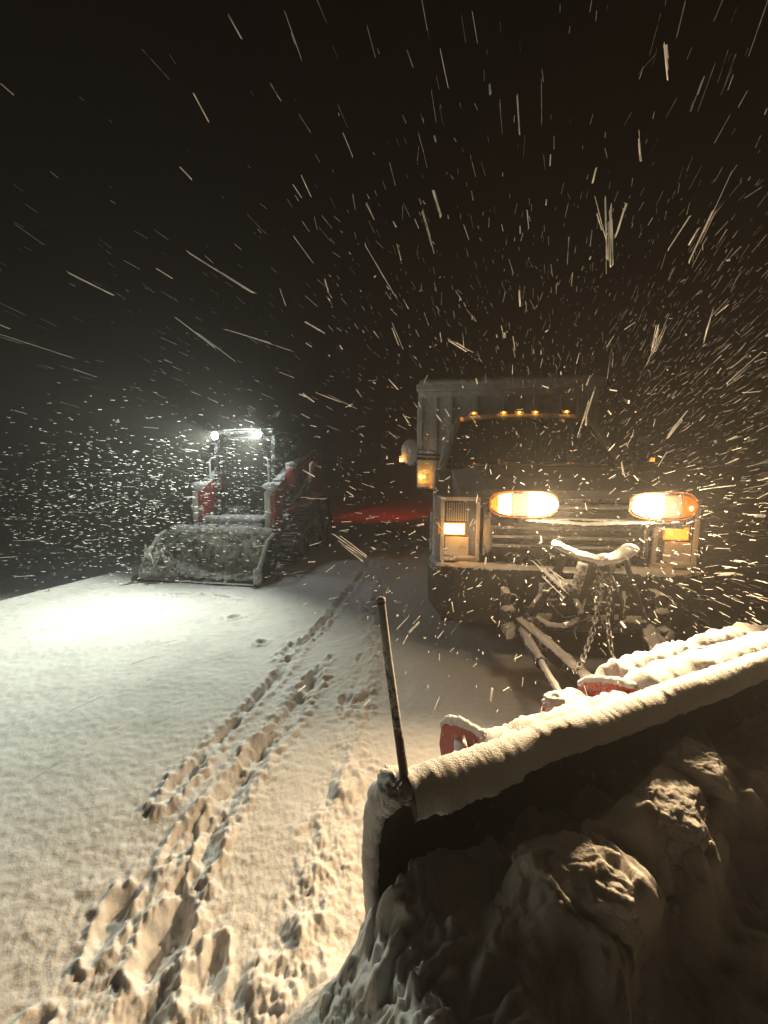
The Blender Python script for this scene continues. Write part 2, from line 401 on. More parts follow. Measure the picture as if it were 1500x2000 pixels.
# ------------------------------------------------------------------ plow frame of reference
BA = math.atan2(.3907, .9205)
BO = Vector((0.03, 0.875, 0))         # left end of the moldboard on the ground
BU = Vector((math.cos(BA), math.sin(BA), 0)); BN = Vector((-math.sin(BA), math.cos(BA), 0))
BL = 2.62
def BW(u, v, z): p = BO + BU*u + BN*v; return (p.x, p.y, z)

# snow pushed up in front of the moldboard
def pile_h(x, y):
    u = (x-BO.x)*BU.x + (y-BO.y)*BU.y; v = (x-BO.x)*BN.x + (y-BO.y)*BN.y    # v<0 : in front
    f = np.clip(-v, 0, 1.2)
    edge = u + .30*f + .05*perlin(x*5, y*5, 2)
    left = 1 - sstep(.02, .20, v)*(u < .3)
    base = (.42*sstep(-.40, .08, edge) + .12*sstep(.0, .4, u))*left*(1 - .55*sstep(.35, 1.3, f))
    wx = x + .06*perlin(x*4.2, y*4.2, 4); wy = y + .06*perlin(x*4.2, y*4.2, 8)
    broad = .20*np.abs(perlin(wx*2.6, wy*2.6, 1.3)) + .05*perlin(x*1.9, y*1.9, 6)
    soft = .085*np.abs(perlin(wx*6.3, wy*6.3, 4.3)) + .050*np.abs(perlin(wx*11, wy*11, 7.3))
    loose = (.030 + .05*(1-sstep(-.12, .25, u)))*np.abs(perlin(x*21, y*21, 2.3)) + (.010 + .018*(1-sstep(-.12, .3, u)))*np.abs(perlin(x*42, y*42, 3)) + .005*perlin(x*80, y*80, 3)
    m = sstep(.02, .25, base)
    z = base + m*(broad - .05)
    z = z - .10*sstep(-.22, -.04, v)*m*sstep(-.05, .25, u)
    cap = .60 - .36*f
    z = np.where(z > cap - .06, cap - .06*np.exp(-np.maximum(0, z-cap+.06)/.06), z)
    for cx, cy, a_, w_ in ((.735, .90, .10, .13), (.43, .75, .115, .13), (.93, 1.03, .08, .10), (.60, .82, .08, .12), (.36, .58, .07, .12), (1.1, .95, .07, .15)):
        z = z + a_*np.exp(-((np.hypot(x-cx + .03*perlin(x*9, y*9, 1), y-cy)/w_)**4))*(.8 + .5*perlin(x*8, y*8, 3))
    z = z + m*(soft + loose - .03)
    return z - .05*(1-sstep(.0, .05, base))
def snow_pile():
    us = np.arange(-.9, 2.2, .006); vs = np.arange(-1.4, .24, .006)
    U, V_ = np.meshgrid(us, vs, indexing='ij')
    X = BO.x + BU.x*U + BN.x*V_; Y = BO.y + BU.y*U + BN.y*V_
    Z = pile_h(X, Y) + ground_h(X, Y)*.5
    # sideways billow makes overhanging rounded clods
    k = sstep(.03, .2, Z); s = .035*k
    X2 = X + s*perlin(X*7, Y*7, Z*7+3); Y2 = Y + s*perlin(X*7+9, Y*7, Z*7+5)
    I = np.arange(U.size).reshape(U.shape)
    F = np.stack([I[:-1, :-1], I[1:, :-1], I[1:, 1:], I[:-1, 1:]], -1).reshape(-1, 4)
    zf = Z.reshape(-1)[F].max(1); uf = U.reshape(-1)[F].max(1); vf = V_.reshape(-1)[F].max(1); F = F[(zf > -.02) & ((uf < -.02) | (vf < .05))]
    used = np.unique(F); remap = np.zeros(U.size, int); remap[used] = np.arange(len(used))
    V = np.stack([X2, Y2, Z], -1).reshape(-1, 3)[used]
    o = np_mesh('plowed_snow_heap', V, remap[F], 'pile_snow'); tag(o, kind='structure')
snow_pile()

def chunk(name, label, c, r, seed, rz, amp=.05):
    import bmesh
    bm = bmesh.new(); bmesh.ops.create_icosphere(bm, subdivisions=6, radius=1.25)
    V = np.array([v.co[:] for v in bm.verts]); F = np.array([[v.index for v in f.verts] for f in bm.faces]); bm.free()
    g = np.random.default_rng(int(seed*10))
    V = V*(1 + .22*perlin(V[:, 0]*1.3+seed, V[:, 1]*1.3, V[:, 2]*1.3))[:, None]
    # broken faces: a hard-packed block split off along rough planes
    for q in range(11):
        n_ = g.normal(size=3); n_ /= np.linalg.norm(n_)
        if q == 0: n_ = np.array([.12, -.15, 1.0]); n_ /= np.linalg.norm(n_)
        d_ = g.uniform(.62, .92); t = np.maximum(0, V@n_ - d_ + .04*perlin(V[:, 0]*3+q, V[:, 1]*3, V[:, 2]*3))
        V = V - n_*(t*.84)[:, None]
    nr = V/np.linalg.norm(V, axis=1)[:, None]
    V = V + nr*(amp*1.6*fbm(V[:, 0]*3.2+seed, V[:, 1]*3.2, V[:, 2]*3.2, 4) + .030*perlin(V[:, 0]*13, V[:, 1]*13, V[:, 2]*13) + .012*perlin(V[:, 0]*30, V[:, 1]*30, V[:, 2]*30))[:, None]
    V = V*np.array(r); ca, sa = math.cos(rz), math.sin(rz); V = np.stack([V[:, 0]*ca - V[:, 1]*sa, V[:, 0]*sa + V[:, 1]*ca, V[:, 2]], 1)
    o = np_mesh(name, V, F, 'pile_snow'); o.location = c; tag(o, label, 'snow chunk', 'snow chunks on the heap in front of the plow'); return o
chunk('snow_chunk', 'broad rounded snow chunk just below the middle of the plow edge, its top lit yellow', (.735, .93, .572), (.135, .095, .095), 2.1, .5)
chunk('snow_chunk', 'wedge-shaped snow chunk with a lit top in the middle of the heap', (.425, .785, .545), (.115, .085, .095), 5.3, -.5)
chunk('snow_chunk', 'small snow chunk close under the plow edge, right of the broad one', (.93, 1.065, .59), (.09, .07, .06), 8.2, .2)
chunk('snow_chunk', 'dim angular snow chunk at the bottom edge of the photo below the wedge', (.36, .60, .43), (.09, .08, .07), 11.0, .9)

# ------------------------------------------------------------------ snow plow
# the frame of the truck: x across (right = image right), y backwards along the truck, z up
TO = Vector((1.345, 2.95, 0)); TY = -.135
def T2W(x, y, z): c, s = math.cos(TY), math.sin(TY); return Vector((TO.x + x*c - y*s, TO.y + x*s + y*c, z))
# blade parts hang under an empty placed at the blade's left foot, so BW-local coordinates are (u, v, z)
plow = thing('snow_plow', 'red snow plow on the dump truck, blade edge thick with snow, two lit headlamps', 'snow plow', BO, BA)
def W2P(p): d = Vector(p) - BO; return Vector((d.dot(BU), d.dot(BN), d.z))
TP = lambda q: W2P(T2W(*q))      # truck-frame point -> plow-local
prof = [(.02, .03), (.06, .10), (.10, .20), (.125, .32), (.125, .44), (.10, .55), (.065, .635), (.025, .685), (-.015, .712), (-.04, .708)]
mb = MB(); 
nu = 40
for i in range(nu): pass
outer = prof; inner = [(v+.008, z+.008) for v, z in prof]
mb.sheet([[(u, v, z) for v, z in prof] for u in np.linspace(0, BL, nu)])
mb.build('moldboard', 'blade_steel', plow, smooth=True, solid=.008)
MB().prism([(-.0, .0), (.03, .0), (.045, .09), (.012, .09)], .0, BL, 'x').build('cutting_edge', 'black_steel', plow, bevel=.003)
# end plates: the curl of the blade closed by a thin C-shaped rib
def end_plate(u):
    th = .05; pts = prof + [(v+th*(1 if z < .6 else .5), z+(th*.5 if z > .5 else 0)) for v, z in prof[::-1]]
    return MB().prism([(v, z) for v, z in pts], u-.006, u+.006, 'x').build('end_rib', 'plow_red', plow, bevel=.002)
end_plate(-.008); end_plate(BL+.008)
# rear ribs with a triangular hole
def rib(u):
    o_ = [(.045, .66), (.085, .692), (.15, .680), (.22, .655), (.29, .615), (.325, .57), (.335, .50), (.29, .38), (.21, .20), (.13, .10), (.145, .32), (.115, .56)]
    hole = [(.155, .59), (.255, .535), (.185, .64)]
    mb = MB()
    # outer face ring and hole ring bridged: split polygon in two halves round the hole
    A = [o_[0], o_[1], o_[2], o_[3], hole[2], hole[0], o_[10], o_[11]]
    B = [o_[3], o_[4], o_[5], o_[6], o_[7], o_[8], o_[9], o_[10], hole[0], hole[1], hole[2]]
    mb.prism(A, u-.006, u+.006, 'x'); mb.prism(B, u-.006, u+.006, 'x')
    r_ = mb.build('rib', 'plow_red', plow)
    snow_strip([(u, .09, .695), (u, .15, .682), (u, .22, .657), (u, .29, .617), (u, .325, .575)], .030, .016, 'snow_cover', r_, seed=u*3, step=.008)
    blob((u-.004, .195, .58), (.02, .042, .03), 'packed_snow', r_, seed=u, res=3, flat=-.6)
    return r_
for u in (.33, .99, 1.63, 2.29): rib(u)
# horizontal red stiffener behind the curl and thick snow on it
MB().box(.06, BL-.06, .135, .19, .54, .58).build('stiffener', 'plow_red', plow, bevel=.006)
snow_strip([(.34, .085, .645), (.7, .09, .650), (.985, .09, .640)], .13, .040, 'snow_cover', plow, seed=1.1)
snow_strip([(1.0, .10, .665), (1.6, .10, .668), (2.6, .10, .665)], .17, .065, 'snow_cover', plow, seed=2.1, amp=.2)
# second frame member behind
MB().box(.78, 2.3, .24, .32, .50, .56).build('trip_frame', 'plow_red', plow, bevel=.006)
snow_strip([(.79, .28, .56), (.95, .28, .56)], .11, .035, 'snow_cover', plow, seed=6.7, amp=.25)
snow_strip([(1.04, .27, .57), (1.3, .28, .575), (2.25, .28, .565)], .15, .10, 'snow_cover', plow, seed=6.1, amp=.25)
for u in (.86, 1.15, 1.5, 1.9):
    sp = MB().tube([(u, .14, .60), (u+.01, .40, .40)], .032, 12).build('trip_spring', 'black_steel', plow)
    snow_strip([(u, .16, .61), (u+.01, .39, .43)], .06, .04, 'snow_cover', sp, seed=u*7)
blob((.80, .26, .575), (.05, .05, .04), 'snow_cover', plow, seed=3.3, amp=.3)
# wind-packed snow sheathing the curled top edge: a hairy strip over the lip
def lip_snow():
    us = np.arange(.025, BL, .005)
    sec = [(-.052, .672), (-.062, .684), (-.064, .700), (-.060, .716), (-.050, .730), (-.036, .740), (-.020, .746), (.000, .746), (.022, .738), (.044, .722), (.058, .700), (.060, .67), (.045, .655), (.02, .67), (.0, .685), (-.02, .695), (-.036, .690)]
    S = np.array(sec); n = len(S)
    V = np.zeros((len(us), n, 3)); V[..., 0] = us[:, None]; V[..., 1] = S[None, :, 0]; V[..., 2] = S[None, :, 1]
    low = np.zeros(n); low[:3] = (1, .6, .25); low[-1] = .9
    hang = .010*perlin(us*9, us*0, 1) + .008*perlin(us*31, us*0, 2) + .010*perlin(us*2.2, us*0, 6)
    hang = np.where(us > .34, hang*.4 + .006, hang - .016)
    V[..., 2] += hang[:, None]*low[None, :]
    tp = np.zeros(n); tp[5:10] = (.4, .9, 1, .9, .5)
    V[..., 2] += (tp[None, :]*(.010*perlin(us*5, us*0, 3) + .006*np.abs(perlin(us*17, us*0, 5)) + .003*perlin(us*50, us*0, 5))[:, None])
    fn = .0035*perlin(V[..., 0]*120, V[..., 1]*60, V[..., 2]*60) + .002*perlin(V[..., 0]*260, V[..., 1]*150, V[..., 2]*150)
    th = (.011*perlin(us*3.1, us*0, 8) + .006*perlin(us*13, us*0, 9))[:, None]; V[..., 1] -= th*(np.arange(n) < 6)[None, :]
    V[..., 1] += fn; V[..., 2] += fn*.6
    I = np.arange(V.shape[0]*n).reshape(-1, n); J = np.roll(I, -1, 1)
    F = np.stack([I[:-1], J[:-1], J[1:], I[1:]], -1).reshape(-1, 4)
    return np_mesh('edge_snow', V.reshape(-1, 3), F, 'cover_snow', plow)
lip_snow()
# snow caked on the left end rib
snow_strip([(-.016, v+.005, z) for v, z in prof[2:9]], .075, .022, 'end_snow', plow, seed=4.4, up=(-1, 0, 0), step=.008)
blob((.0, .010, .715), (.040, .055, .032), 'end_snow', plow, seed=5.4, amp=.2)
# guide stick, crusted with snow on the windward side
def loc(p): return W2P(p)
st = [loc((.050, .885, .735)), loc((.028, .89, .90)), loc((.008, .89, 1.05)), loc((-.0075, .89, 1.18))]
sk = MB().tube(st, [.0115, .0105, .0100, .0100], 14).build('guide_stick', 'stick', plow, smooth=True)
cap = MB().tube([loc((-.0068, .89, 1.176)), loc((-.0083, .89, 1.186)), loc((-.0087, .89, 1.190))], [.0115, .0115, .006], 14).build('cap', 'stick', sk, smooth=True)
snow_strip([p + Vector((-.004, .004, 0)) for p in (st[0], st[1], st[2])], .010, .009, 'snow_crust', sk, up=(1, -.3, 0), step=.006, seed=9.4, amp=.4)

# --- A-frame, lift frame and hydraulics between truck and blade (truck-frame points)
def tp(pts): return [TP(p) for p in pts]
def pbar(name, a, b, w, h, mat='black_steel', up=(0,0,1), snow=0, parent=plow):
    o = MB().bar(TP(a), TP(b), w, h, up).build(name, mat, parent, bevel=.006)
    if snow:
        s_ = Vector((0, 0, h/2)); snow_strip([TP(a)+s_, TP(b)+s_], w*1.05, snow, 'snow_cover', o, seed=a[0]*5+b[1], amp=.3)
    return o
pbar('cross_tube', (-.33, -.40, .42), (.41, -.40, .44), .09, .08, snow=.014)
pbar('frame_arm', (-.36, -.38, .40), (.02, -1.40, .28), .07, .08, snow=.010)
pbar('frame_arm', (.44, -.38, .40), (.14, -1.40, .28), .07, .08, snow=.010)
pbar('pivot_block', (-.02, -1.36, .27), (.20, -1.40, .27), .16, .14, snow=.05)
pbar('upright', (-.335, -.38, .40), (-.20, -.50, .74), .07, .035, up=(0, 1, 0), snow=0)
pbar('upright', (-.20, -.50, .74), (-.17, -.62, .95), .06, .03, up=(0, 1, 0))
pbar('upright', (.16, -.62, .95), (.28, -.50, .74), .022, .03, up=(0, 1, 0))
pbar('upright', (.28, -.50, .74), (.425, -.40, .45), .022, .03, up=(0, 1, 0))
pbar('lift_post', (-.03, -.46, .44), (-.03, -.60, .93), .09, .07, up=(0, 1, 0))
pbar('lift_post', (-.16, -.46, .44), (-.12, -.52, .70), .05, .05, up=(0, 1, 0))
# lift arm: curved horns carrying a thick saddle of snow
yk = MB()
ypts = [(-.27, -.70, 1.015), (-.20, -.72, .985), (-.12, -.74, .955), (-.04, -.76, .94), (.04, -.76, .945), (.10, -.75, .975), (.15, -.74, 1.02)]
for a, b in zip(ypts[:-1], ypts[1:]): yk.bar(TP(a), TP(b), .07, .035)
yo = yk.build('lift_arm', 'black_steel', plow, bevel=.004)
snow_strip(tp([(x*1.02, y, z+.014) for x, y, z in ypts]), .13, .024, 'snow_cover', yo, seed=12, amp=.16, step=.008)
blob(TP((.0, -.77, .955)), (.07, .05, .035), 'snow_cover', yo, seed=15, res=4)
pbar('lift_lug', (-.01, -.78, .90), (-.01, -.78, .94), .11, .05, parent=plow)
# lift cylinder and hoses
MB().tube(tp([(-.10, -.50, .46), (-.08, -.66, .90)]), .030, 14).build('lift_cylinder', 'black_steel', plow, smooth=True)
hs = MB().tube(tp([(-.28, -.48, .48), (-.22, -.55, .455), (-.14, -.60, .47), (-.08, -.62, .52), (-.06, -.62, .60), (-.10, -.58, .68), (-.14, -.5, .72)]), .019, 12)
ho = hs.build('hydraulic_hose', 'rubber', plow, smooth=True)
snow_strip(tp([(-.28, -.48, .495), (-.22, -.55, .472), (-.14, -.60, .487), (-.08, -.62, .537)]), .04, .014, 'snow_cover', ho, seed=3, step=.008)
for k, off in enumerate((.05, .10)):
    MB().tube(tp([(.05+off, -.45, .46), (.10+off, -.55, .52), (.08+off, -.60, .66), (.02+off, -.58, .80), (.0+off, -.5, .86)]), .011, 10).build('hydraulic_hose', 'rubber', plow, smooth=True)
for a_, b_ in (((-.12, -.44, .78), (.06, -.44, .78)), ((-.26, -.42, .58), (-.06, -.50, .62)), ((.10, -.46, .60), (.30, -.42, .56)), ((-.16, -.48, .50), (.10, -.60, .84)), ((.18, -.46, .50), (.08, -.58, .84))):
    pbar('brace', a_, b_, .030, .022)
pbar('pump_housing', (-.16, -.36, .62), (.16, -.36, .62), .14, .16)
for k, (x0_, x1_) in enumerate(((-.20, .0), (-.14, .10), (.08, .22))):
    MB().tube(tp([(x0_, -.46, .58), ((x0_+x1_)/2-.04, -.56, .52 - .03*k), ((x0_+x1_)/2+.05, -.60, .56), (x1_, -.52, .70)]), .010, 8).build('hydraulic_hose', 'rubber', plow, smooth=True)
# angle rams
def ram(a, m, b):
    r_ = MB().tube(tp([a, m]), .030, 14).build('ram_cylinder', 'black_steel', plow, smooth=True)
    MB().tube(tp([m, b]), .0185, 12).build('rod', 'chrome', r_, smooth=True)
    c_ = MB().tube([TP(m).lerp(TP(a), .0), TP(m).lerp(TP(a), .07)], .035, 14).build('collar', 'black_steel', r_)
    u = Vector((0, 0, .026)); snow_strip([TP(a)+u, TP(m)+u], .04, .014, 'snow_cover', r_, seed=a[0]*9, step=.01)
    snow_strip([TP(m)+u*.6, TP(b)+u*.6], .028, .012, 'snow_cover', r_, seed=a[0]*11, step=.01)
ram((-.36, -.44, .37), (-.33, -.82, .345), (-.31, -1.24, .34))
ram((.46, -.44, .38), (.47, -.75, .355), (.52, -1.05, .34))
# push plates with pipe ends, D-rings and their small snow caps
def push_mount(x, z):
    p = pbar('push_plate', (x-.02, -.20, z), (x-.02, -.34, z), .05, .26)
    MB().tube(tp([(x, -.30, z-.13), (x, -.42, z-.13)]), .052, 8).build('pipe_end', 'black_steel', p, bevel=.004)
    blob(TP((x, -.425, z-.125)), (.045, .015, .04), 'packed_snow', p, seed=x*9, res=3)
    MB().box(-.045, .045, -.03, .03, -.02, .02).build('hook_base', 'black_steel', p).location = TP((x-.01, -.33, z-.01))
    blob(TP((x-.01, -.33, z+.02)), (.05, .035, .022), 'snow_cover', p, seed=x*4, res=3)
    ring = [(x-.04, -.33, z+.01), (x-.055, -.33, z+.05), (x-.06, -.33, z+.10), (x-.05, -.33, z+.115), (x+.03, -.33, z+.115), (x+.045, -.33, z+.10), (x+.035, -.33, z+.05), (x+.02, -.33, z+.01)]
    MB().tube(tp(ring), .008, 8).build('tow_ring', 'black_steel', p, smooth=True)
push_mount(-.43, .47); push_mount(.56, .50)
# chains: every link a piece of its own
link_mb = MB(); L_ = []
for k in range(12):
    a = 2*math.pi*k/12; L_.append((math.cos(a)*.011, 0, math.sin(a)*.0125 + (.008 if math.sin(a) > 0 else -.008)))
link_mb.tube(L_ + [L_[0]], .0046, 6, caps=False)
link0 = None
def chain(path):
    global link0
    P = [TP(p) for p in path]; tot = [0]
    for a, b in zip(P[:-1], P[1:]): tot.append(tot[-1] + (b-a).length)
    ch = bpy.data.objects.new('chain', None); COL.objects.link(ch); ch.parent = plow
    n = int(tot[-1]/.030)
    for i in range(n+1):
        s_ = i*.030
        for j in range(len(P)-1):
            if s_ <= tot[j+1] or j == len(P)-2: t = (s_-tot[j])/(tot[j+1]-tot[j]); break
        p = P[j].lerp(P[j+1], min(1, t)); d = (P[j+1]-P[j]).normalized()
        if link0 is None: o = link_mb.build('link', 'black_steel', ch, smooth=True); link0 = o
        else: o = bpy.data.objects.new('link', link0.data); COL.objects.link(o); o.parent = ch
        o.location = p; o.rotation_mode = 'QUATERNION'
        q = Vector((0, 0, 1)).rotation_difference(d); o.rotation_quaternion = q @ Matrix.Rotation(math.pi/2*(i % 2) + .4 + .2*math.sin(i*2.1), 4, 'Z').to_quaternion()
    return ch
chain([(-.035, -.79, .94), (-.04, -.80, .78), (-.045, -.80, .66), (-.075, -.86, .56), (-.16, -.98, .47), (-.22, -1.05, .42)])
chain([(.030, -.79, .94), (.022, -.80, .78), (.012, -.82, .62), (.0, -.92, .50), (.0, -.98, .43)])
chain([(.0, -.79, .94), (-.03, -.80, .86), (-.005, -.80, .82), (.025, -.80, .88)])
blob(TP((.02, -1.14, .47)), (.12, .09, .08), 'snow_cover', plow, seed=21, amp=.25, flat=-.5)
blob(TP((-.07, -1.12, .40)), (.11, .07, .05), 'snow_cover', plow, seed=23, amp=.25, flat=-.5)
# light bar and headlamps
lb = pbar('light_bar', (-.58, -.34, 1.10), (.62, -.34, 1.10), .05, .05)
snow_strip(tp([(-.36, -.36, 1.115), (.0, -.38, 1.095), (.30, -.37, 1.11), (.60, -.36, 1.118)]), .06, .014, 'snow_cover', lb, seed=31, amp=.3)
for x in (-.40, .44): pbar('lamp_stem', (x, -.36, 1.10), (x, -.40, 1.18), .03, .03)
def sup(x0, x1, z0, z1, y, n=28, e=3.2, blunt=0):    # rounded outline
    c = []
    for k in range(n):
        a = 2*math.pi*k/n; ca, sa = math.cos(a), math.sin(a)
        c.append(((x0+x1)/2 + (x1-x0)/2*math.copysign(abs(ca)**(2/e), ca), y, (z0+z1)/2 + (z1-z0)/2*math.copysign(abs(sa)**(2/e), sa)))
    return c
def headlamp(side):
    s_ = side; xo, xi = (-.595, -.178) if s_ < 0 else (.635, .258)
    x0, x1 = min(xo, xi), max(xo, xi); z0, z1 = 1.150, 1.308
    mb = MB(TP)
    mb.loft([sup(x0+.05, x1-.05, z0+.03, z1-.03, -.30), sup(x0+.01, x1-.01, z0, z1, -.38), sup(x0, x1, z0-.004, z1+.004, -.43), sup(x0+.004, x1-.004, z0, z1, -.437)])
    h = mb.build('headlamp', 'black_plastic', plow, smooth=True)
    # rim and the sections of the lens, bulging forward
    f = lambda x: -.445 - .028*(1-((x-(x0+x1)/2)/((x1-x0)/2))**2)
    def lens(name, a, b, mat, za=0, grow=0):
        rows = []
        hz = (z1-z0)/2 - .006; zc = (z0+z1)/2
        for x in np.linspace(a, b, 14):
            q = abs((x-(x0+x1)/2)/((x1-x0)/2)); hh = hz*(max(0.0, 1-q**3.0))**(1/2.2)
            rows.append([(x, f(x) - grow - .012*(1-t*t), zc + hh*t) for t in np.linspace(-1, 1, 12)])
        m_ = MB(TP).sheet(rows); return m_.build(name, mat, h, smooth=True, solid=.003)
    L = x1-x0
    if s_ < 0:
        lens('turn_lens', x0+.002, x0+.045, 'amber_bright'); lens('inner_lens', x0+.0455, x0+.125, 'turn_bright'); lens('high_beam_lens', x0+.1255, x0+.235, 'reflector_lit'); lens('low_beam_lens', x0+.2355, x1-.002, 'bulb_white')
    else:
        lens('low_beam_lens', x0+.002, x0+.165, 'bulb_white'); lens('high_beam_lens', x0+.1655, x0+.275, 'lens_dim'); lens('turn_lens', x0+.2755, x1-.002, 'amber_mid')
        MB(TP).loft([sup(x1-.065, x1-.045, 1.205, 1.235, -.484), sup(x1-.062, x1-.048, 1.21, 1.23, -.492)]).build('bulb', 'amber_core', h)
    rimp = sup(x0-.003, x1+.003, z0-.006, z1+.006, -.437, 40)
    MB(TP).tube([(x, f(min(max(x, x0), x1))+.012, z) for x, _, z in rimp] + [(rimp[0][0], f(x1)+.012, rimp[0][2])], .0035, 6, caps=False).build('rim', 'amber_mid' if s_ < 0 else 'amber_mid', h, smooth=True)
    snow_strip([TP((x, -.40, z1-.004 - .05*abs((x-(x0+x1)/2)/(L/2))**3)) for x in np.linspace(x0+.03, x1-.03, 8)], .07, .016, 'snow_cover', h, seed=s_*3, step=.01)
    xc = -.27 if s_ < 0 else .34
    loc_ = TP((xc, -.56, 1.22)); fw = TP((xc-.60 if s_ < 0 else xc-.15, -2.5, .88)) - loc_
    lamp('headlamp_light', 'SPOT', loc_, HEAD_W, (1.0, .69, .37), h, fw, 128, 1.0, .05)
    lamp('headlamp_spill', 'POINT', TP((xc, -.58, 1.23)), HEAD_W*.015, (1.0, .70, .38), h, rad=.05)
headlamp(-1); headlamp(1)

# ------------------------------------------------------------------ dump truck
tr = thing('dump_truck', 'snow-dusted dump truck with amber roof lights lit, a plow mounted on its front', 'truck', TO, TY)
def mir(f):
    for s_ in (-1, 1): f(s_)
# hood: lofted across the length
def hood_sec(y, w, z0, zt, crown=.03):
    xs = [-w, -w*.97, -w*.86, -w*.62, -w*.3, 0, w*.3, w*.62, w*.86, w*.97, w]
    zs = [z0, zt-.10, zt-.02, zt+.02, zt+crown*.6, zt+crown*.5, zt+crown*.6, zt+.02, zt-.02, zt-.10, z0]
    return [(x, y, z) for x, z in zip(xs, zs)]
mb = MB(); mb.loft([hood_sec(.02, .86, .95, 1.20), hood_sec(.10, .88, .95, 1.265), hood_sec(.45, .905, .95, 1.345), hood_sec(.85, .92, .95, 1.40), hood_sec(1.18, .93, .95, 1.435)])
mb.build('hood', 'shaded_hood_paint', tr, smooth=False, bevel=.01)
def fender(s_):
    # flared wing with a wheel arch: outline in (y,z)
    arch = [(.98+.50*math.cos(a), .44+.50*math.sin(a)) for a in np.linspace(math.pi*1.0, 0, 14)]
    poly = [(.10, .74)] + [(.47, .74)] + arch[1:-1] + [(1.49, .60), (1.49, 1.36), (1.15, 1.42), (.60, 1.33), (.14, 1.235)]
    m_ = MB(); m_.prism(poly, s_*.82, s_*.975, 'x'); o = m_.build('fender', 'truck_paint', tr, bevel=.03)
    m_ = MB(); m_.sheet([[(s_*(.978+dx), .98+rr*math.cos(a), .44+rr*math.sin(a)) for a in np.linspace(math.pi, 0, 18)] for dx, rr in ((0, .49), (.03, .50), (.03, .54), (0, .56))])
    m_.build('arch_flare', 'black_plastic', o, smooth=True, solid=.006)
mir(fender)
# cab shell: lower body, pillars, roof
mb = MB(); mb.box(-.93, .93, 1.19, 2.62, .55, 1.455); mb.build('cab_body', 'truck_paint', tr, bevel=.03)
mb = MB()
def roof_sec(y, w, zt): return [(-w, y, zt-.09), (-w*.97, y, zt-.035), (-w*.85, y, zt-.005), (-w*.4, y, zt+.012), (0, y, zt+.016), (w*.4, y, zt+.012), (w*.85, y, zt-.005), (w*.97, y, zt-.035), (w, y, zt-.09)]
mb.loft([roof_sec(1.74, .70, 2.0), roof_sec(1.82, .725, 2.045), roof_sec(2.0, .74, 2.065), roof_sec(2.5, .74, 2.06), roof_sec(2.62, .71, 2.02)])
roof = mb.build('roof', 'truck_paint', tr, smooth=False, bevel=.01)
MB().sheet([[(-.86, 1.17, 1.44), (-.4, 1.10, 1.455), (0, 1.08, 1.46), (.4, 1.10, 1.455), (.86, 1.17, 1.44)], [(-.69, 1.755, 1.965), (-.35, 1.72, 1.985), (0, 1.71, 1.99), (.35, 1.72, 1.985), (.69, 1.755, 1.965)]]).build('windshield', 'glass_dark', tr, solid=.008)
def cab_side(s_):
    MB().bar((s_*.885, 1.15, 1.44), (s_*.715, 1.76, 1.985), .055, .06).build('windshield_pillar', 'truck_paint', tr, bevel=.01)
    MB().bar((s_*.915, 2.45, 1.45), (s_*.735, 2.50, 1.98), .14, .05, (1, 0, 0)).build('rear_pillar', 'truck_paint', tr, bevel=.01)
    MB().hexa([(s_*.925, 1.30, 1.455), (s_*.90, 1.30, 1.455), (s_*.90, 2.42, 1.455), (s_*.925, 2.42, 1.455), (s_*.735, 1.80, 1.965), (s_*.715, 1.80, 1.965), (s_*.715, 2.46, 1.965), (s_*.735, 2.46, 1.965)]).build('side_window', 'glass_dark', tr)
    d = MB().box(min(s_*.932, s_*.955), max(s_*.932, s_*.955), 1.52, 2.44, .62, 1.44).build('door', 'truck_paint', tr, bevel=.012)
    MB().bar((s_*.975, 2.22, 1.22), (s_*.975, 2.38, 1.22), .02, .03).build('handle', 'black_plastic', d, bevel=.004)
    st_ = MB().box(min(s_*.80, s_*1.0), max(s_*.80, s_*1.0), 1.52, 2.6, .42, .47).build('running_board', 'black_plastic', tr, bevel=.01)
    blob((s_*.9, 2.05, .475), (.09, .5, .02), 'snow_cover', st_, seed=s_, flat=0)
mir(cab_side)
MB().box(-.70, .70, 2.623, 2.65, 1.1, 1.98).build('rear_wall', 'truck_paint', tr)
snow_strip([(-.6, 1.06, 1.462), (0, .98, 1.47), (.6, 1.06, 1.462)], .10, .018, 'snow_cover', tr, seed=41, step=.02)
for x in (-.35, .30): MB().bar((x, 1.13, 1.475), (x+.42, 1.30, 1.60), .018, .018).build('wiper', 'black_plastic', tr)
# cab marker lights (five), each amber lens on a small base
for x in (-.535, -.195, -.02, .16, .50):
    b_ = MB().prism([(1.80, 2.040), (1.95, 2.066), (1.95, 2.072), (1.86, 2.095), (1.81, 2.07)], x-.048, x+.048, 'x').build('cab_light', 'black_plastic', tr, bevel=.004)
    MB().prism([(1.798, 2.052), (1.85, 2.068), (1.85, 2.085), (1.81, 2.080)], x-.04, x+.04, 'x').build('lens', 'amber_mid', b_, bevel=.004)
    blob((x, 1.792, 2.068), (.016, .012, .012), 'bulb', b_, res=2, amp=0, mat='amber_core', fine=0)
    lamp('cab_glow', 'POINT', (x, 1.74, 2.085), .05, (1, .36, .04), b_, rad=.015)
MB().prism([(1.745, 1.975), (1.80, 1.99), (1.80, 2.02), (1.76, 2.01)], -.70, -.655, 'x').build('corner_marker', 'amber_mid', tr, bevel=.004)
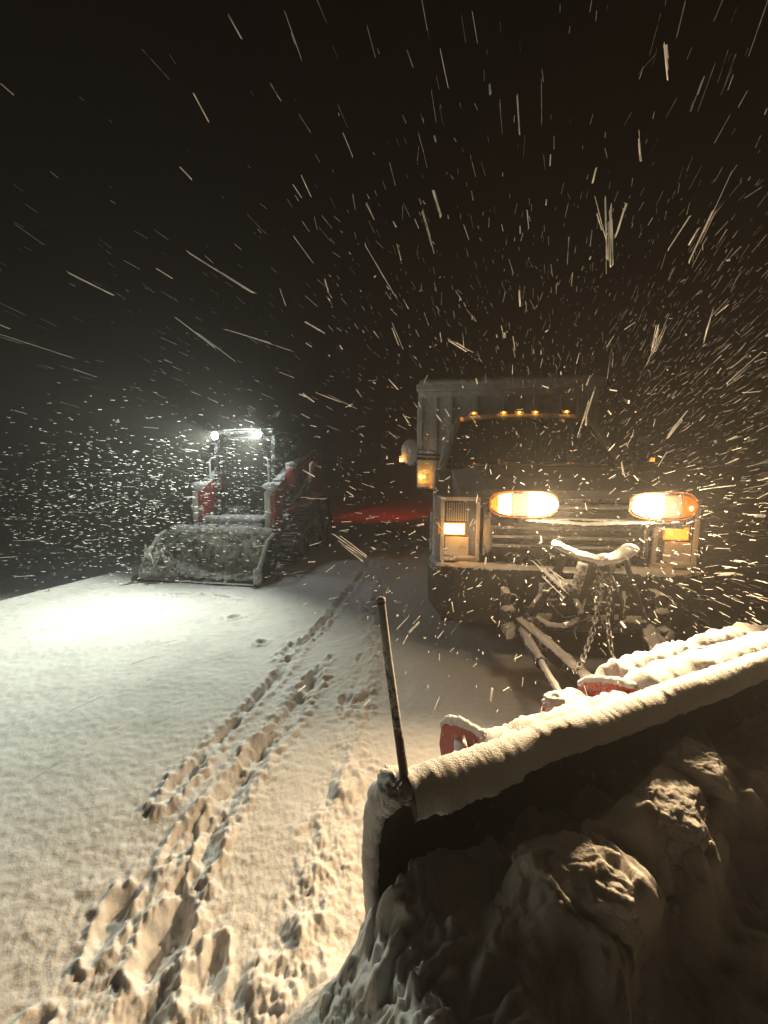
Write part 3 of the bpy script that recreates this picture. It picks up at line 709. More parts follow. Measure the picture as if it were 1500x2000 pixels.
# dash reflections of the cab lights: added below as glowing boxes on the cowl edge
# grille with bars
gr = MB().box(-.56, .56, .05, .10, .80, 1.20).build('grille', 'black_plastic', tr)
for z in (.86, .93, 1.0, 1.07, 1.14): MB().box(-.55, .55, .015, .048, z-.014, z+.014).build('bar', 'chrome', gr, bevel=.004)
MB().box(-.59, .59, -.005, .05, 1.19, 1.235).build('surround', 'chrome', gr, bevel=.008)
for s_ in (-1, 1): MB().box(min(s_*.56, s_*.595), max(s_*.56, s_*.595), -.005, .05, .78, 1.188).build('surround', 'chrome', gr, bevel=.008)
snow_strip([(-.50, -.03, 1.17), (0, -.03, 1.165), (.50, -.03, 1.17)], .06, .02, 'snow_cover', gr, seed=44)
blob((-.55, -.01, .96), (.035, .02, .15), 'packed_snow', gr, seed=45, amp=.3)
def head(s_):
    xo, xi = s_*.915, s_*.615
    x0, x1 = min(xo, xi), max(xo, xi)
    h = MB().box(x0, x1, -.0, .12, .735, 1.235).build('headlight', 'chrome', tr, bevel=.02)
    # bright bezel round the lens
    def fr(a, b, c, d): MB().box(a, b, -.022, -.002, c, d).build('bezel', 'bezel_white', h, bevel=.005)
    w = .03
    fr(x0, x1, 1.205, 1.237); fr(x0, x1, .735, .768)
    fr(x0, x0+w, .770, 1.203); fr(x1-w, x1, .770, 1.203)
    ix0, ix1 = (x0+w+.006, x1-w-.05) if s_ < 0 else (x0+w+.05, x1-w-.006)
    MB().box(ix0, ix1, -.014, -.003, 1.045, 1.195).build('low_beam_lens', 'lens_clear', h, bevel=.006)
    MB().box(ix0, ix1, -.014, -.003, .775, .925).build('high_beam_lens', 'bezel_white', h, bevel=.006)
    t_ = MB().box(ix0-.006, ix1-.035, -.024, -.003, .945, 1.030).build('turn_signal', 'turn_bright' if s_ < 0 else 'amber_bright', h, bevel=.006)
    MB().box(ix0-.014, ix1-.027, -.020, -.004, .937, 1.038).build('turn_rim', 'amber_mid', h, bevel=.006)
    if s_ < 0: MB().box(x0-.016, x0-.002, .01, .06, .94, 1.03).build('side_marker', 'amber_mid', h, bevel=.003)
    blob(((x0+x1)/2+.05, -.02, .765), (.10, .02, .018), 'snow_cover', h, seed=s_*2)
    lamp('turn_glow', 'POINT', ((x0+x1)/2, -.12, .985), 1.2 if s_ < 0 else .5, (1, .42, .08), h, rad=.02)
mir(head)
# bumper: black, wrapping round the corners
def bsec(z, o): return [(-1.0+o, .45, z), (-1.01+o, .12, z), (-.96+o, -.05, z), (-.80+o*.5, -.13, z), (-.4, -.16, z), (.4, -.16, z), (.80-o*.5, -.13, z), (.96-o, -.05, z), (1.01-o, .12, z), (1.0-o, .45, z), (.9, .45, z), (.88, .0, z), (0, -.02, z), (-.88, .0, z), (-.9, .45, z)]
mb = MB(); mb.loft([bsec(.30, .05), bsec(.36, .01), bsec(.50, 0), bsec(.66, .0), bsec(.70, .02), bsec(.72, .05)])
bu = mb.build('bumper', 'black_plastic', tr, bevel=.008, smooth=False)
snow_strip([(-.80, -.07, .715), (-.6, -.10, .715), (-.35, -.10, .715)], .10, .03, 'snow_cover', bu, seed=51, amp=.3)
snow_strip([(.38, -.10, .715), (.6, -.10, .715), (.74, -.09, .715)], .10, .04, 'snow_cover', bu, seed=52, amp=.3)
MB().box(-.9, .9, -.02, .10, .24, .31).build('air_dam', 'black_plastic', tr, bevel=.01)
MB().box(-.20, .12, -.172, -.165, .50, .63).build('number_plate', 'box_paint', bu, bevel=.004)
# wheels
def wheel(x, y, s_, name='wheel', r=.42, w=.24):
    g = bpy.data.objects.new(name, None); COL.objects.link(g); g.parent = tr; g.location = (x, y, r)
    prf = [(.24, -w/2+.02), (.30, -w/2), (.38, -w/2+.005), (.415, -w/2+.03), (.42, -w/4), (.42, 0), (.42, w/4), (.415, w/2-.03), (.38, w/2-.005), (.30, w/2), (.24, w/2-.02)]
    n = 40; rows = [[(xx, rr*math.cos(2*math.pi*k/n)*r/.42, rr*math.sin(2*math.pi*k/n)*r/.42) for k in range(n)] for rr, xx in prf]
    MB().sheet(rows, closed=True).build('tyre', 'rubber', g, smooth=True)
    rp = [(.245, s_*.10), (.235, s_*.06), (.15, s_*.035), (.09, s_*.05), (.085, s_*.13), (.03, s_*.14)]
    rows = [[(xx, rr*math.cos(2*math.pi*k/n), rr*math.sin(2*math.pi*k/n)) for k in range(n)] for rr, xx in rp]
    MB().sheet(rows, closed=True).build('rim', 'rim_metal', g, smooth=True)
    mb = MB()
    for k in range(36):
        a = 2*math.pi*k/36
        for q in (-.06, .06):
            c = Vector((q, math.cos(a+q)*.424*r/.42, math.sin(a+q)*.424*r/.42)); t = Vector((0, -math.sin(a+q), math.cos(a+q)))
            mb.bar(c - t*.014, c + t*.014, .09, .014, (0, math.cos(a+q), math.sin(a+q)))
    mb.build('tread', 'rubber', g)
for s_ in (-1, 1):
    wheel(s_*.85, .98, s_, r=.43); wheel(s_*.92, 5.15, s_, r=.43); wheel(s_*.66, 5.15, s_, r=.43)
# mirrors: towing mirrors on long arms
def mirror(s_):
    x = s_*1.28 if s_ < 0 else 1.32
    m_ = MB().loft([sup(x-.075, x+.075, 1.47, 1.74, 1.84, 20, 3), sup(x-.09, x+.09, 1.455, 1.755, 1.80, 20, 3), sup(x-.085, x+.085, 1.46, 1.75, 1.74, 20, 3), sup(x-.05, x+.05, 1.50, 1.71, 1.70, 20, 3)]).build('mirror', 'black_plastic', tr, bevel=.003)
    MB().box(x-.07, x+.07, 1.842, 1.846, 1.49, 1.72).build('mirror_glass', 'mirror_glass', m_)
    for z in (1.60, 1.55): MB().tube([(x - s_*.06, 1.78, z), (s_*.93, 1.66, z-.02)], .020, 10).build('arm', 'black_plastic', m_, smooth=True)
    xa = x + s_*(.105 if s_ < 0 else .10)
    MB().box(xa-.02, xa+.02, 1.72, 1.80, 1.50, 1.545).build('side_marker', 'amber_core' if s_ < 0 else 'amber_bright', m_, bevel=.005)
    if s_ < 0:
        MB().box(xa-.02, xa+.02, 1.72, 1.80, 1.555, 1.570).build('side_marker', 'amber_bright', m_, bevel=.003)
        blob((x+.0, 1.715, 1.615), (.10, .045, .15), 'snow_cover', m_, seed=61, amp=.14, res=4)
        snow_strip([(x+.06, 1.745, 1.625), (-.97, 1.65, 1.60)], .045, .03, 'snow_cover', m_, seed=62, step=.01)
        lamp('marker_glow', 'POINT', (xa, 1.66, 1.53), .25, (1, .4, .05), m_, rad=.01)
    else:
        blob((x, 1.72, 1.74), (.08, .05, .03), 'snow_cover', m_, seed=64, res=3)
mirror(-1); mirror(1)
# cowl side vents and hood edge seam
# chassis
for s_ in (-1, 1): MB().box(s_*.42-.04, s_*.42+.04, .15, 6.5, .50, .68).build('chassis_rail', 'black_steel', tr)
MB().box(-.70, .70, .93, 1.03, .36, .46).build('front_axle', 'black_steel', tr)
MB().box(-.5, .5, .25, .9, .45, 1.0).build('engine_block', 'black_steel', tr, bevel=.04)
MB().tube([(-.8, 5.15, .43), (.8, 5.15, .43)], .07, 10).build('rear_axle', 'black_steel', tr)
# dump body: front wall with stakes, cab shield, sides with ribs, tail lamps
W_ = 1.24
fw = MB().box(-W_, W_, 2.98, 3.03, 1.10, 2.50).build('body_front_wall', 'box_paint', tr)
for x in (-1.215, -1.00, -.78, -.42, 0, .42, .78, 1.00, 1.215):
    MB().box(x-.035, x+.035, 2.925, 2.977, 1.10, 2.49).build('stake', 'box_paint', fw, bevel=.008)
for z in (1.12, 2.44): MB().box(-W_+.002, W_-.002, 2.915, 2.9755, z, z+.07).build('rail', 'box_paint', fw, bevel=.006)
sh = MB().box(-1.27, 1.30, 2.80, 3.02, 2.515, 2.60).build('cab_shield', 'box_paint', tr, bevel=.012)
snow_strip([(-1.24, 2.90, 2.60), (0, 2.90, 2.60), (1.27, 2.90, 2.60)], .20, .09, 'snow_cover', sh, seed=71, amp=.12, step=.02)
for s_ in (-1, 1):
    sd = MB().box(min(s_*1.20, s_*W_), max(s_*1.20, s_*W_), 3.032, 6.7, 1.10, 2.35).build('body_side', 'box_paint', tr)
    for y in np.arange(3.4, 6.7, .46): MB().box(min(s_*W_, s_*(W_+.05)), max(s_*W_, s_*(W_+.05)), y, y+.08, 1.10, 2.34).build('stake', 'box_paint', sd, bevel=.008)
    snow_strip([(s_*1.22, 3.05, 2.352), (s_*1.22, 6.65, 2.352)], .07, .05, 'snow_cover', sd, seed=s_*3, step=.03)
MB().box(-1.2, 1.2, 3.035, 6.7, 1.02, 1.098).build('body_floor', 'black_steel', tr)
MB().box(-1.2, 1.2, 6.66, 6.70, 1.10, 2.2).build('tailgate', 'box_paint', tr)
mk_ = MB().box(-1.22, -1.13, 2.90, 2.935, 1.255, 1.30).build('body_marker', 'amber_core', tr, bevel=.006)
lamp('marker_glow', 'POINT', (-1.175, 2.84, 1.28), 1.2, (1, .38, .04), mk_, rad=.01)
MB().box(-1.06, -1.02, 2.90, 2.93, 1.10, 1.16).build('body_marker', 'amber_mid', tr, bevel=.006)
for s_ in (-1, 1):
    t_ = MB().box(s_*1.13-.07, s_*1.13+.07, 6.72, 6.76, .85, .95).build('tail_light', 'tail_red', tr, bevel=.006)
    MB().box(s_*1.13-.09, s_*1.13+.09, 6.70, 6.718, .83, 1.01).build('backing', 'black_steel', t_)
    lamp('tail_glow', 'SPOT', (s_*1.16, 6.80, 1.35), TAIL_W, (1, .03, .02), t_, (-.9 if s_ < 0 else .3, .9, .12), 158, 1.0, .03)
# amber hood reflections: cab lights mirrored, put in as small glowing boxes
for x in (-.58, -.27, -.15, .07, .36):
    MB().box(x-.012, x+.012, 1.02, 1.04, 1.478, 1.492).build('cowl_reflection', 'amber_mid', tr, bevel=.002)

# ------------------------------------------------------------------ track loader
LO = Vector((-2.33, 4.85, 0)); LY = -R(10)
ld = thing('track_loader', 'red compact track loader with bucket of snow and two white roof work lights', 'loader', LO, LY)
BH = .80
bprof = [(.0, .012), (.22, .02), (.38, .05), (.50, .13), (.565, .26), (.585, .40), (.55, .52)]
mb = MB(); mb.sheet([[(x, y, z) for y, z in bprof] for x in np.linspace(-BH, BH, 12)])
bk = mb.build('bucket', 'bucket_steel', ld, solid=.02, smooth=False)
MB().box(-BH-.02, BH+.02, -.06, .03, .004, .022).build('cutting_edge', 'black_steel', bk, bevel=.004)
for s_ in (-1, 1):
    MB().prism([(-.02, .006), (.24, .012), (.42, .045), (.54, .12), (.61, .26), (.63, .42), (.60, .55), (.50, .55), (.33, .50), (.12, .28), (.0, .12)], s_*BH-.012, s_*BH+.012, 'x').build('side_plate', 'bucket_steel' if s_ < 0 else 'loader_black', bk, bevel=.004)
    snow_strip([(s_*BH, -.02, .02), (s_*BH, .0, .125), (s_*BH, .12, .285), (s_*BH, .33, .505), (s_*BH, .50, .555)], .05, .02, 'snow_cover', bk, seed=s_*7, up=(0, -1, .6), step=.012)
blob((BH, .02, .10), (.05, .07, .12), 'snow_cover', bk, seed=77, amp=.25)
MB().box(-BH+.014, BH-.014, .50, .60, .525, .56).build('top_lip', 'bucket_steel', bk, bevel=.006)
# heaped clods in the bucket
def bucket_heap():
    xs = np.arange(-BH+.02, BH-.02, .012); ts = np.linspace(0, 1, 50); S, Tt = np.meshgrid(xs, ts, indexing='ij')
    py = np.interp(Tt, np.linspace(0, 1, len(bprof)), [p[0] for p in bprof]); pz = np.interp(Tt, np.linspace(0, 1, len(bprof)), [p[1] for p in bprof])
    ny = -np.interp(Tt, [0, .4, .7, 1], [0, .35, .95, .8]); nz = np.interp(Tt, [0, .4, .7, 1], [1, .9, .3, .2])
    left = sstep(-.05, -.65, S)
    amt = .022 + .17*left*sstep(1.0, .55, Tt) + .075*sstep(.70, .92, Tt) + .02*sstep(.25, .1, Tt)
    n_ = fbm(S*9, py*9, pz*9, 3)*.9 + np.abs(perlin(S*22, py*22, pz*22))*1.2
    amt = amt*(1 + .9*n_) + .010*perlin(S*40, py*40, pz*40) - .004 + .03*left*np.abs(perlin(S*14, py*14, pz*14))
    Y = py + ny*amt; Z = pz + nz*amt
    I = np.arange(S.size).reshape(S.shape); F = np.stack([I[:-1, :-1], I[1:, :-1], I[1:, 1:], I[:-1, 1:]], -1).reshape(-1, 4)
    np_mesh('snow_load', np.stack([S, Y, Z], -1).reshape(-1, 3), F, 'dirty_snow', bk)
bucket_heap()
snow_strip([(-BH+.04, .54, .56), (0, .55, .565), (BH-.03, .54, .56)], .16, .065, 'snow_cover', bk, seed=79, amp=.45)
blob((-.70, .16, .10), (.16, .20, .13), 'snow_load', bk, seed=81, amp=.35, freq=2.5, res=5)
blob((-.45, .22, .08), (.18, .17, .08), 'snow_load', bk, seed=83, amp=.4, freq=3, res=5)
CX = .05
cr = MB().box(CX-.42, CX+.44, .70, .80, .46, .68).build('coupler', 'bucket_steel', ld, bevel=.02)
snow_strip([(CX-.44, .76, .69), (CX, .76, .70), (CX+.46, .76, .69)], .14, .05, 'snow_cover', cr, seed=85, amp=.25)
MB().tube([(CX-.46, .72, .60), (CX+.46, .72, .60)], .05, 12).build('coupler_tube', 'bucket_steel', cr, smooth=True)
blob((CX+.30, .70, .57), (.07, .05, .06), 'snow_cover', cr, seed=86)
def arm(s_):
    xc = CX + (-.50 if s_ < 0 else .60)
    a = MB().prism([(.70, .30), (.86, .28), (1.04, .95), (1.60, 1.28), (2.62, 1.56), (2.66, 1.70), (2.50, 1.72), (1.40, 1.42), (.84, 1.17), (.74, 1.10)], xc-.075, xc+.075, 'x').build('lift_arm', 'loader_red', ld, bevel=.012)
    snow_strip([(xc - .03, .71, .36), (xc - .04, .735, .70), (xc - .04, .75, 1.10)], .10, .028, 'snow_cover', a, seed=s_*8.8, up=(0, -1, .15), step=.012, amp=.12)
    blob((xc-.02, .80, 1.165), (.105, .10, .055), 'snow_cover', a, seed=s_*5, amp=.1)
    snow_strip([(xc, .95, 1.23), (xc, 1.40, 1.43), (xc, 2.5, 1.725)], .12, .02, 'snow_cover', a, seed=s_*5.2, step=.02)
    MB().tube([(xc, 1.1, .62), (xc, 1.9, 1.05), (xc, 2.3, 1.32)], .035, 10).build('lift_ram', 'black_steel', ld)
    MB().prism([(1.95, .72), (2.75, .60), (2.78, 1.66), (2.58, 1.68)], xc-.05, xc+.05, 'x').build('arm_tower', 'loader_red', ld, bevel=.012)
arm(-1); arm(1)
# decal stripes on the right arm, tilt cylinder
MB().prism([(1.50, 1.27), (1.60, 1.305), (2.50, 1.60), (2.50, 1.66), (1.50, 1.37)], CX+.677, CX+.680, 'x').build('arm_stripe', 'plow_red', ld)
# cab
def cab():
    x0, x1 = CX-.40, CX+.50
    c = MB().box(x0+.04, x1-.04, 1.22, 2.05, .62, 1.88).build('cab', 'loader_black', ld, bevel=.03)
    for x in (x0, x1):
        MB().bar((x, 1.06, .70), (x, 1.12, 1.90), .06, .06, (0, 1, 0)).build('post', 'loader_black', c, bevel=.006)
        MB().bar((x, 2.05, .70), (x, 2.05, 1.90), .06, .06, (0, 1, 0)).build('post', 'loader_black', c, bevel=.006)
    rf = MB().box(x0-.03, x1+.03, 1.03, 2.15, 1.885, 1.945).build('roof', 'loader_black', c, bevel=.02)
    snow_strip([(x0, 1.08, 1.945), (CX, 1.06, 1.965), (x1, 1.08, 1.965)], .08, .016, 'snow_cover', rf, seed=91)
    blob((CX, 1.6, 1.95), (.48, .52, .035), 'snow_cover', rf, seed=92, flat=0)
    MB().box(x0+.07, x1-.07, 1.205, 1.215, .85, 1.80).build('front_window', 'glass_dark', c)
    # grab bars with snow on the windward side
    for xs, dx in ((CX-.44, .10), (CX+.48, -.07)):
        g = MB().tube([(xs, .98, 1.0), (xs, .98, 1.50), (xs+dx*.3, .98, 1.545), (xs+dx, .98, 1.56)], .011, 8).build('grab_bar', 'loader_black', c, smooth=True)
        snow_strip([(xs, .97, 1.02), (xs, .97, 1.50), (xs+dx*.3, .97, 1.545), (xs+dx, .97, 1.56)], .03, .018, 'snow_cover', g, seed=xs, up=(0, -1, .1), step=.01)
    for x, z in ((-.255, 1.872), (.405, 1.885)):
        k = MB().tube([(x, 1.02, z), (x, .94, z), (x, .93, z)], [.05, .058, .055], 18).build('work_light', 'loader_black', rf, smooth=True)
        MB().tube([(x, .9285, z), (x, .922, z)], .053, 18).build('lens', 'led_white', k)
        lamp('work_beam', 'SPOT', (x, .895, z), LED_W, (.95, 1.0, .80), k, (-1.1 if x < 0 else .1, -3.5, -1.20), 96, 1.0, .04)
        lamp('work_spill', 'POINT', (x, .88, z), LED_W*.02, (.90, 1.0, .98), k, rad=.04)
cab()
# body, engine cover, exhaust
MB().box(CX-.46, CX+.50, 1.0, 2.9, .28, .70).build('chassis', 'loader_black', ld, bevel=.03)
MB().prism([(2.08, .70), (2.92, .66), (2.92, 1.25), (2.70, 1.38), (2.08, 1.42)], CX-.42, CX+.46, 'x').build('engine_cover', 'loader_red', ld, bevel=.03)
ex = MB().tube([(CX+.74, 1.15, 1.15), (CX+.74, 1.15, 1.46)], .075, 14).build('side_canister', 'loader_red', ld, smooth=True)
blob((CX+.74, 1.15, 1.465), (.085, .085, .03), 'snow_cover', ex, seed=93)
t2 = MB().tube([(CX+.94, 1.4, 1.15), (CX+.95, 1.4, 1.46), (CX+1.0, 1.38, 1.50)], .014, 8).build('hose_stub', 'loader_black', ld, smooth=True)
snow_strip([(CX+.94, 1.385, 1.2), (CX+.95, 1.385, 1.46), (CX+1.0, 1.37, 1.50)], .035, .022, 'snow_cover', t2, seed=94, up=(0, -1, .1))
# tracks
def track(s_):
    xa = CX + (-.80 if s_ < 0 else .56); xb = xa + .28
    path = []
    def arc(cy, cz, r, a0, a1, n): return [(cy + r*math.cos(a), cz + r*math.sin(a)) for a in np.linspace(a0, a1, n)]
    path = arc(1.15, .24, .23, math.pi*1.5, math.pi*.72, 10) + arc(2.42, .66, .24, math.pi*.62, -.05*math.pi, 9) + arc(2.70, .24, .23, .10*math.pi, -.5*math.pi, 8)
    n = len(path); inner = []
    cy = sum(p[0] for p in path)/n; cz = sum(p[1] for p in path)/n
    for i, (y, z) in enumerate(path):
        a = path[i-1]; b = path[(i+1) % n]; d = Vector((b[0]-a[0], b[1]-a[1])).normalized(); nn = Vector((d.y, -d.x))
        if (Vector((cy-y, cz-z))).dot(nn) < 0: nn = -nn
        inner.append((y+nn.x*.03, z+nn.y*.03))
    mb = MB()
    for i in range(n):
        j = (i+1) % n
        mb.hexa([(xa, *path[i]), (xb, *path[i]), (xb, *path[j]), (xa, *path[j]), (xa, *inner[i]), (xb, *inner[i]), (xb, *inner[j]), (xa, *inner[j])])
    t_ = mb.build('track', 'rubber', ld)
    # lugs
    tot = 0; pts = []
    P = path + [path[0]]
    for a, b in zip(P[:-1], P[1:]):
        a, b = Vector(a), Vector(b); L = (b-a).length; k = max(1, round(L/.075))
        pts += [(a.lerp(b, i/k), (b-a).normalized()) for i in range(k)]
    for p, d in pts:
        nn = Vector((-d.y, d.x))
        if Vector((cy-p.x, cz-p.y)).dot(nn) > 0: nn = -nn
        MB().bar((xa+.01, p.x+nn.x*.012, p.y+nn.y*.012), (xb-.01, p.x+nn.x*.012, p.y+nn.y*.012), .035, .026, (0, nn.x, nn.y)).build('lug', 'rubber', t_)
    # idlers, rollers and frame
    xm = xb if s_ > 0 else xa
    for (y, z, r) in ((1.15, .24, .19), (2.70, .24, .19), (2.42, .66, .20)):
        o = MB().tube([(xa+.03, y, z), (xb-.03, y, z)], r, 20).build('idler_wheel', 'loader_black', t_, bevel=.01)
        o2 = MB().tube([(xb-.03, y, z), (xb-.005, y, z)], r*.45, 12)
        o2.build('hub', 'loader_red', t_)
    for y in np.linspace(1.45, 2.4, 4): MB().tube([(xa+.05, y, .13), (xb-.05, y, .13)], .09, 14).build('roller', 'loader_black', t_)
    MB().prism([(1.25, .18), (2.6, .18), (2.45, .45), (2.3, .62), (1.4, .36)], xa+.08, xb-.06, 'x').build('track_frame', 'loader_black', t_, bevel=.01)
    fd = MB().prism([(1.0, .80), (1.6, .78), (2.2, .93), (2.2, .97), (1.6, .83), (1.0, .85)], xa, xb, 'x').build('track_guard', 'loader_red', ld, bevel=.008)
    snow_strip([((xa+xb)/2, 1.02, .85), ((xa+xb)/2, 1.6, .83), ((xa+xb)/2, 2.18, .97)], .26, .04, 'snow_cover', fd, seed=s_*11, step=.02)
track(-1); track(1)

# ------------------------------------------------------------------ weeds poking through the verge
for (x, y, h, l) in ((-3.86, 4.45, .085, 'short bent dead weed stalk in the snow on the left verge, nearer the loader'), (-4.15, 4.28, .06, 'tiny dead weed stalk in the snow at the far left edge of the verge')):
    mb = MB()
    mb.tube([(0, 0, 0), (.004, 0, h*.5), (-.006, 0, h)], [.004, .003, .002], 6)
    for k in range(4): mb.tube([(0, 0, h*(.4+.13*k)), (.02*(-1)**k, .004, h*(.55+.13*k))], [.002, .001], 5)
    o = mb.build('weed', 'weed'); o.location = (x, y, -.02); tag(o, l, 'weed')

# ------------------------------------------------------------------ falling snow
def flakes(name, P, D, L, Wd, blunt=.9):
    """P centres, D unit directions, L half lengths, Wd half widths -> slim solid slivers, the motion trails of flakes"""
    n = len(P); r = RNG.normal(size=(n, 3)); U = np.cross(D, r); U /= np.linalg.norm(U, axis=1)[:, None]; V2 = np.cross(D, U)
    L = L[:, None]; Wd = Wd[:, None]
    bend = U*L*.12*RNG.normal(size=(n, 1))
    pts = [P - D*L, P + D*L, ]
    for q in (-.88, .88):
        c = P + D*L*q + bend*(1-q*q*.6)
        pts += [c+U*Wd, c+V2*Wd*.5, c-U*Wd, c-V2*Wd*.5]
    V = np.stack(pts, 1).reshape(-1, 3)
    f = np.array([(0,3,2),(0,4,3),(0,5,4),(0,2,5),(1,6,7),(1,7,8),(1,8,9),(1,9,6)] + [t for a in range(4) for t in ((2+a, 2+(a+1) % 4, 6+(a+1) % 4), (2+a, 6+(a+1) % 4, 6+a))])
    F = (f[None] + (np.arange(n)*10)[:, None, None]).reshape(-1, 3)
    o = np_mesh(name, V, F, 'flake', smooth=True); tag(o, kind='stuff'); return o
WD = np.array([.372, 1.0, -.16]); WD /= np.linalg.norm(WD)      # the wind, blowing from the viewer past the truck
def cloud(n, x, y, z, lmin, lmax, wmin, wmax, jit, power=1.0):
    P = np.stack([RNG.uniform(*x, n), y[0] + (y[1]-y[0])*RNG.uniform(0, 1, n)**power, RNG.uniform(*z, n)], 1)
    D = WD + RNG.normal(size=(n, 3))*jit; D /= np.linalg.norm(D, axis=1)[:, None]
    L = lmin + (lmax-lmin)*RNG.uniform(0, 1, n)**2.5; Wd = RNG.uniform(wmin, wmax, n)*np.where(RNG.uniform(0, 1, n) < .12, 2.0, 1.1)
    return P, D, L, Wd
def outside(P):   # keep clear of the camera and out of solid bodies
    c = (np.linalg.norm(P - np.array([0, 0, 1.5]), axis=1) > .45)
    q = P - np.array(TO); ca, sa = math.cos(-TY), math.sin(-TY)
    lx = q[:, 0]*ca - q[:, 1]*sa; ly = q[:, 0]*sa + q[:, 1]*ca
    inside = (np.abs(lx) < 1.0) & (ly > -.1) & (ly < 6.8) & (P[:, 2] < 2.05) & ((ly > 1.1) | (P[:, 2] < 1.45))
    box = (np.abs(lx) < 1.25) & (ly > 2.9) & (ly < 6.8) & (P[:, 2] < 2.6)
    low = pile_h(P[:, 0], P[:, 1])
    return c & ~inside & ~box & (P[:, 2] > np.maximum(.05, low+.03))
A = [cloud(9000, (-4.5, 6.0), (.9, 7.5), (.1, 4.6), .015, .10, .0010, .0022, .06, 1.2),
     cloud(6500, (-.3, 3.6), (1.1, 3.2), (.5, 2.9), .008, .055, .0009, .0018, .14, 1.0),
     cloud(11000, (1.5, 4.6), (1.4, 4.6), (.4, 2.6), .015, .10, .0011, .0024, .04, 1.0),
     cloud(700, (-.3, 2.6), (1.3, 2.9), (.6, 2.2), .004, .020, .0014, .0026, .8, 1.0)]
P, D, L, Wd = [np.concatenate(q) for q in zip(*A)]
k = outside(P)
dl = np.minimum(np.linalg.norm(P - np.array([1.35, 2.3, 1.35]), axis=1), 1.4*np.linalg.norm(P - np.array([-2.3, 5.5, 1.6]), axis=1))
k &= RNG.uniform(0, 1, len(P)) < np.exp(-np.maximum(0, dl-.6)/1.25) + .04
flakes('falling_snow', P[k], D[k], L[k], Wd[k])
# fine flurry in the work lights of the loader: short, nearly level slivers
n = 4200
P = np.stack([RNG.uniform(-4.9, -1.1, n), RNG.uniform(3.9, 6.4, n), .15 + 1.9*np.clip(np.abs(RNG.normal(.42, .27, n)), 0, 1.25)], 1)
P[:, 0] += (P[:, 1]-5)*-.25
D = np.array([1.0, .25, -.10]) + RNG.normal(size=(n, 3))*.16; D /= np.linalg.norm(D, axis=1)[:, None]
q = P - np.array(LO); keep = ~((np.abs(q[:, 0]) < .95) & (q[:, 1] > -.1) & (q[:, 2] < .6)) & ~((np.abs(q[:, 0]) < .8) & (q[:, 1] > .6) & (q[:, 2] < 1.2))
keep &= RNG.uniform(0, 1, n) < np.clip(1.25 - np.abs(P[:, 0]+2.9)*.45, .1, 1)
flakes('falling_snow', P[keep], D[keep], RNG.uniform(.006, .022, keep.sum()), RNG.uniform(.0022, .0042, keep.sum()))
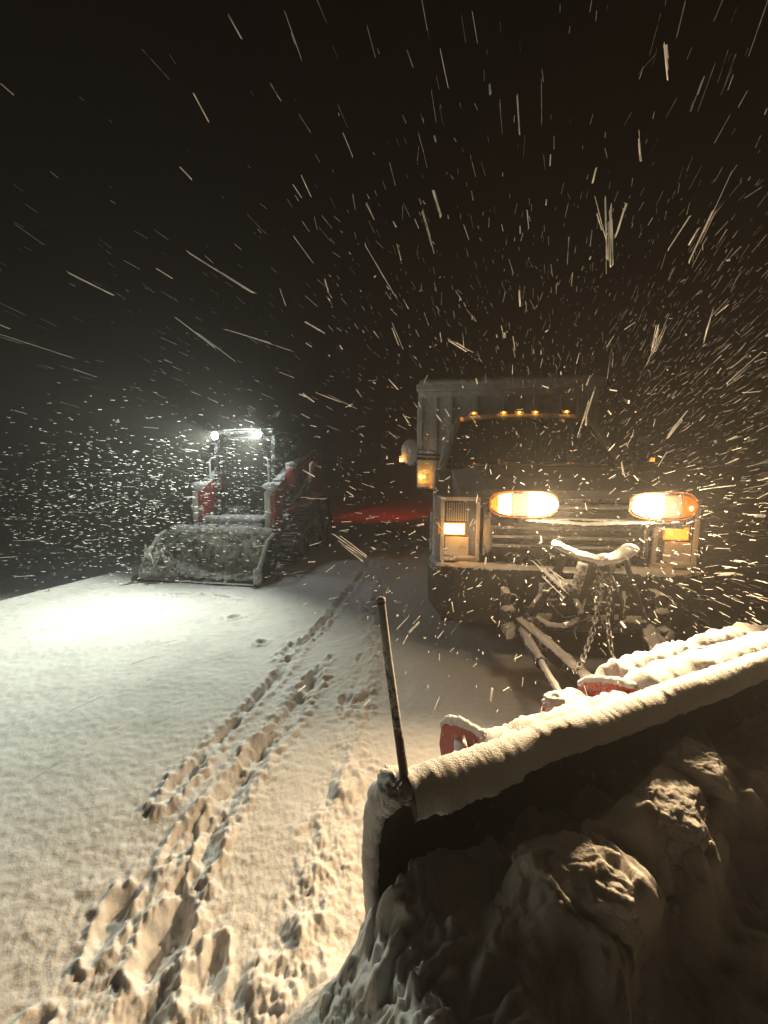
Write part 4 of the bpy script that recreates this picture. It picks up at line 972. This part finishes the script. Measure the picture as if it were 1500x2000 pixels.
# long motion trails of flakes near the viewer (end points and half width in metres)
BIG = np.array(__import__('json').loads('''[[0.448, 0.873, 2.045, 0.533, 1.008, 1.941, 0.0162], [0.789, 0.97, 2.188, 0.794, 1.12, 1.99, 0.0077], [0.728, 0.97, 1.629, 0.765, 1.12, 1.548, 0.009], [0.726, 1.067, 1.876, 0.78, 1.232, 1.778, 0.0099], [-0.069, 1.067, 2.189, -0.007, 1.232, 2.135, 0.0056], [0.09, 1.067, 2.132, 0.15, 1.232, 2.088, 0.0071], [-0.497, 1.067, 2.027, -0.292, 1.232, 1.941, 0.0056], [-0.635, 1.164, 1.937, -0.465, 1.344, 1.808, 0.0046], [-0.222, 1.552, 1.224, -0.082, 1.792, 1.05, 0.0164], [0.362, 0.97, 1.269, 0.543, 1.12, 1.112, 0.0192], [0.662, 1.261, 1.789, 0.691, 1.456, 1.558, 0.0067], [-0.455, 1.164, 1.87, -0.281, 1.344, 1.848, 0.0046], [-0.055, 1.164, 2.094, 0.049, 1.344, 2.004, 0.0062], [-0.205, 1.067, 2.201, -0.2, 1.232, 2.23, 0.0042], [-0.378, 0.873, 2.223, -0.384, 1.008, 2.241, 0.0035], [0.415, 0.679, 2.137, 0.495, 0.784, 2.157, 0.009], [0.497, 0.873, 2.169, 0.59, 1.008, 2.167, 0.0069], [0.381, 1.358, 1.931, 0.452, 1.568, 1.952, 0.009], [0.536, 0.97, 2.085, 0.593, 1.12, 2.071, 0.0064], [0.467, 0.97, 2.09, 0.58, 1.12, 2.071, 0.0077], [0.434, 1.067, 1.225, 0.604, 1.232, 1.099, 0.0056], [0.835, 1.067, 1.888, 0.939, 1.232, 1.833, 0.0071], [1.06, 1.164, 1.801, 1.088, 1.344, 1.719, 0.0062], [-0.271, 1.455, 1.764, -0.105, 1.68, 1.713, 0.0058], [-0.965, 2.91, 1.869, -1.104, 3.36, 1.876, 0.0154], [-0.747, 2.91, 1.869, -0.894, 3.36, 1.864, 0.0192], [0.322, 1.455, 1.877, 0.247, 1.68, 2.004, 0.0077], [-0.294, 1.164, 1.996, -0.31, 1.344, 1.989, 0.0031], [0.746, 1.164, 1.788, 0.884, 1.344, 1.958, 0.0077], [1.097, 1.358, 0.869, 1.382, 1.568, 0.775, 0.0072], [1.222, 1.455, 1.317, 1.326, 1.68, 1.267, 0.0077], [1.253, 1.358, 1.113, 1.302, 1.568, 1.049, 0.009], [0.015, 1.261, 1.93, 0.072, 1.456, 1.877, 0.005], [0.86, 1.455, 1.504, 1.015, 1.68, 1.419, 0.0077], [0.364, 1.164, 1.996, 0.431, 1.344, 1.989, 0.0046]]'''))
PP, DD, LL, WW = [], [], [], []
for row in BIG:      # every trail is modelled as a loose bundle of thin slivers
    a, b, w = row[:3], row[3:6], row[6]
    k_ = max(1, int(w/.0022)); d = b - a; l = np.linalg.norm(d)
    side = np.cross(d/l, np.array([0, 1, 0])); side /= np.linalg.norm(side)
    for q in range(k_):
        o_ = (q-(k_-1)/2)*.0026 if k_ > 1 else 0
        t0, t1 = RNG.uniform(0, .45), RNG.uniform(.6, 1)
        p0 = a + d*t0 + side*(o_ + .0012*RNG.normal()); p1 = a + d*t1 + side*(o_*(1.0 + .5*RNG.normal()) + .002*RNG.normal()); e = p1-p0; ll = np.linalg.norm(e)
        PP.append((p0+p1)/2); DD.append(e/ll); LL.append(ll/2); WW.append(.0012 + .0008*RNG.uniform())
flakes('falling_snow', np.array(PP), np.array(DD), np.array(LL), np.array(WW))

# ------------------------------------------------------------------ snow-laden air
hz = MB().box(-30, 30, -12, 45, -1.2, 7.0).build('haze', 'flake'); hz.data.materials.clear()
m = bpy.data.materials.new('snowy_air'); m.use_nodes = True; nt = m.node_tree; nt.nodes.clear()
o_ = nt.nodes.new('ShaderNodeOutputMaterial'); pv = nt.nodes.new('ShaderNodeVolumePrincipled')
pv.inputs['Color'].default_value = (.93, .93, .93, 1); pv.inputs['Density'].default_value = HAZE_DENSITY; pv.inputs['Anisotropy'].default_value = 0.5
nt.links.new(pv.outputs[0], o_.inputs['Volume']); hz.data.materials.append(m); tag(hz, kind='stuff')
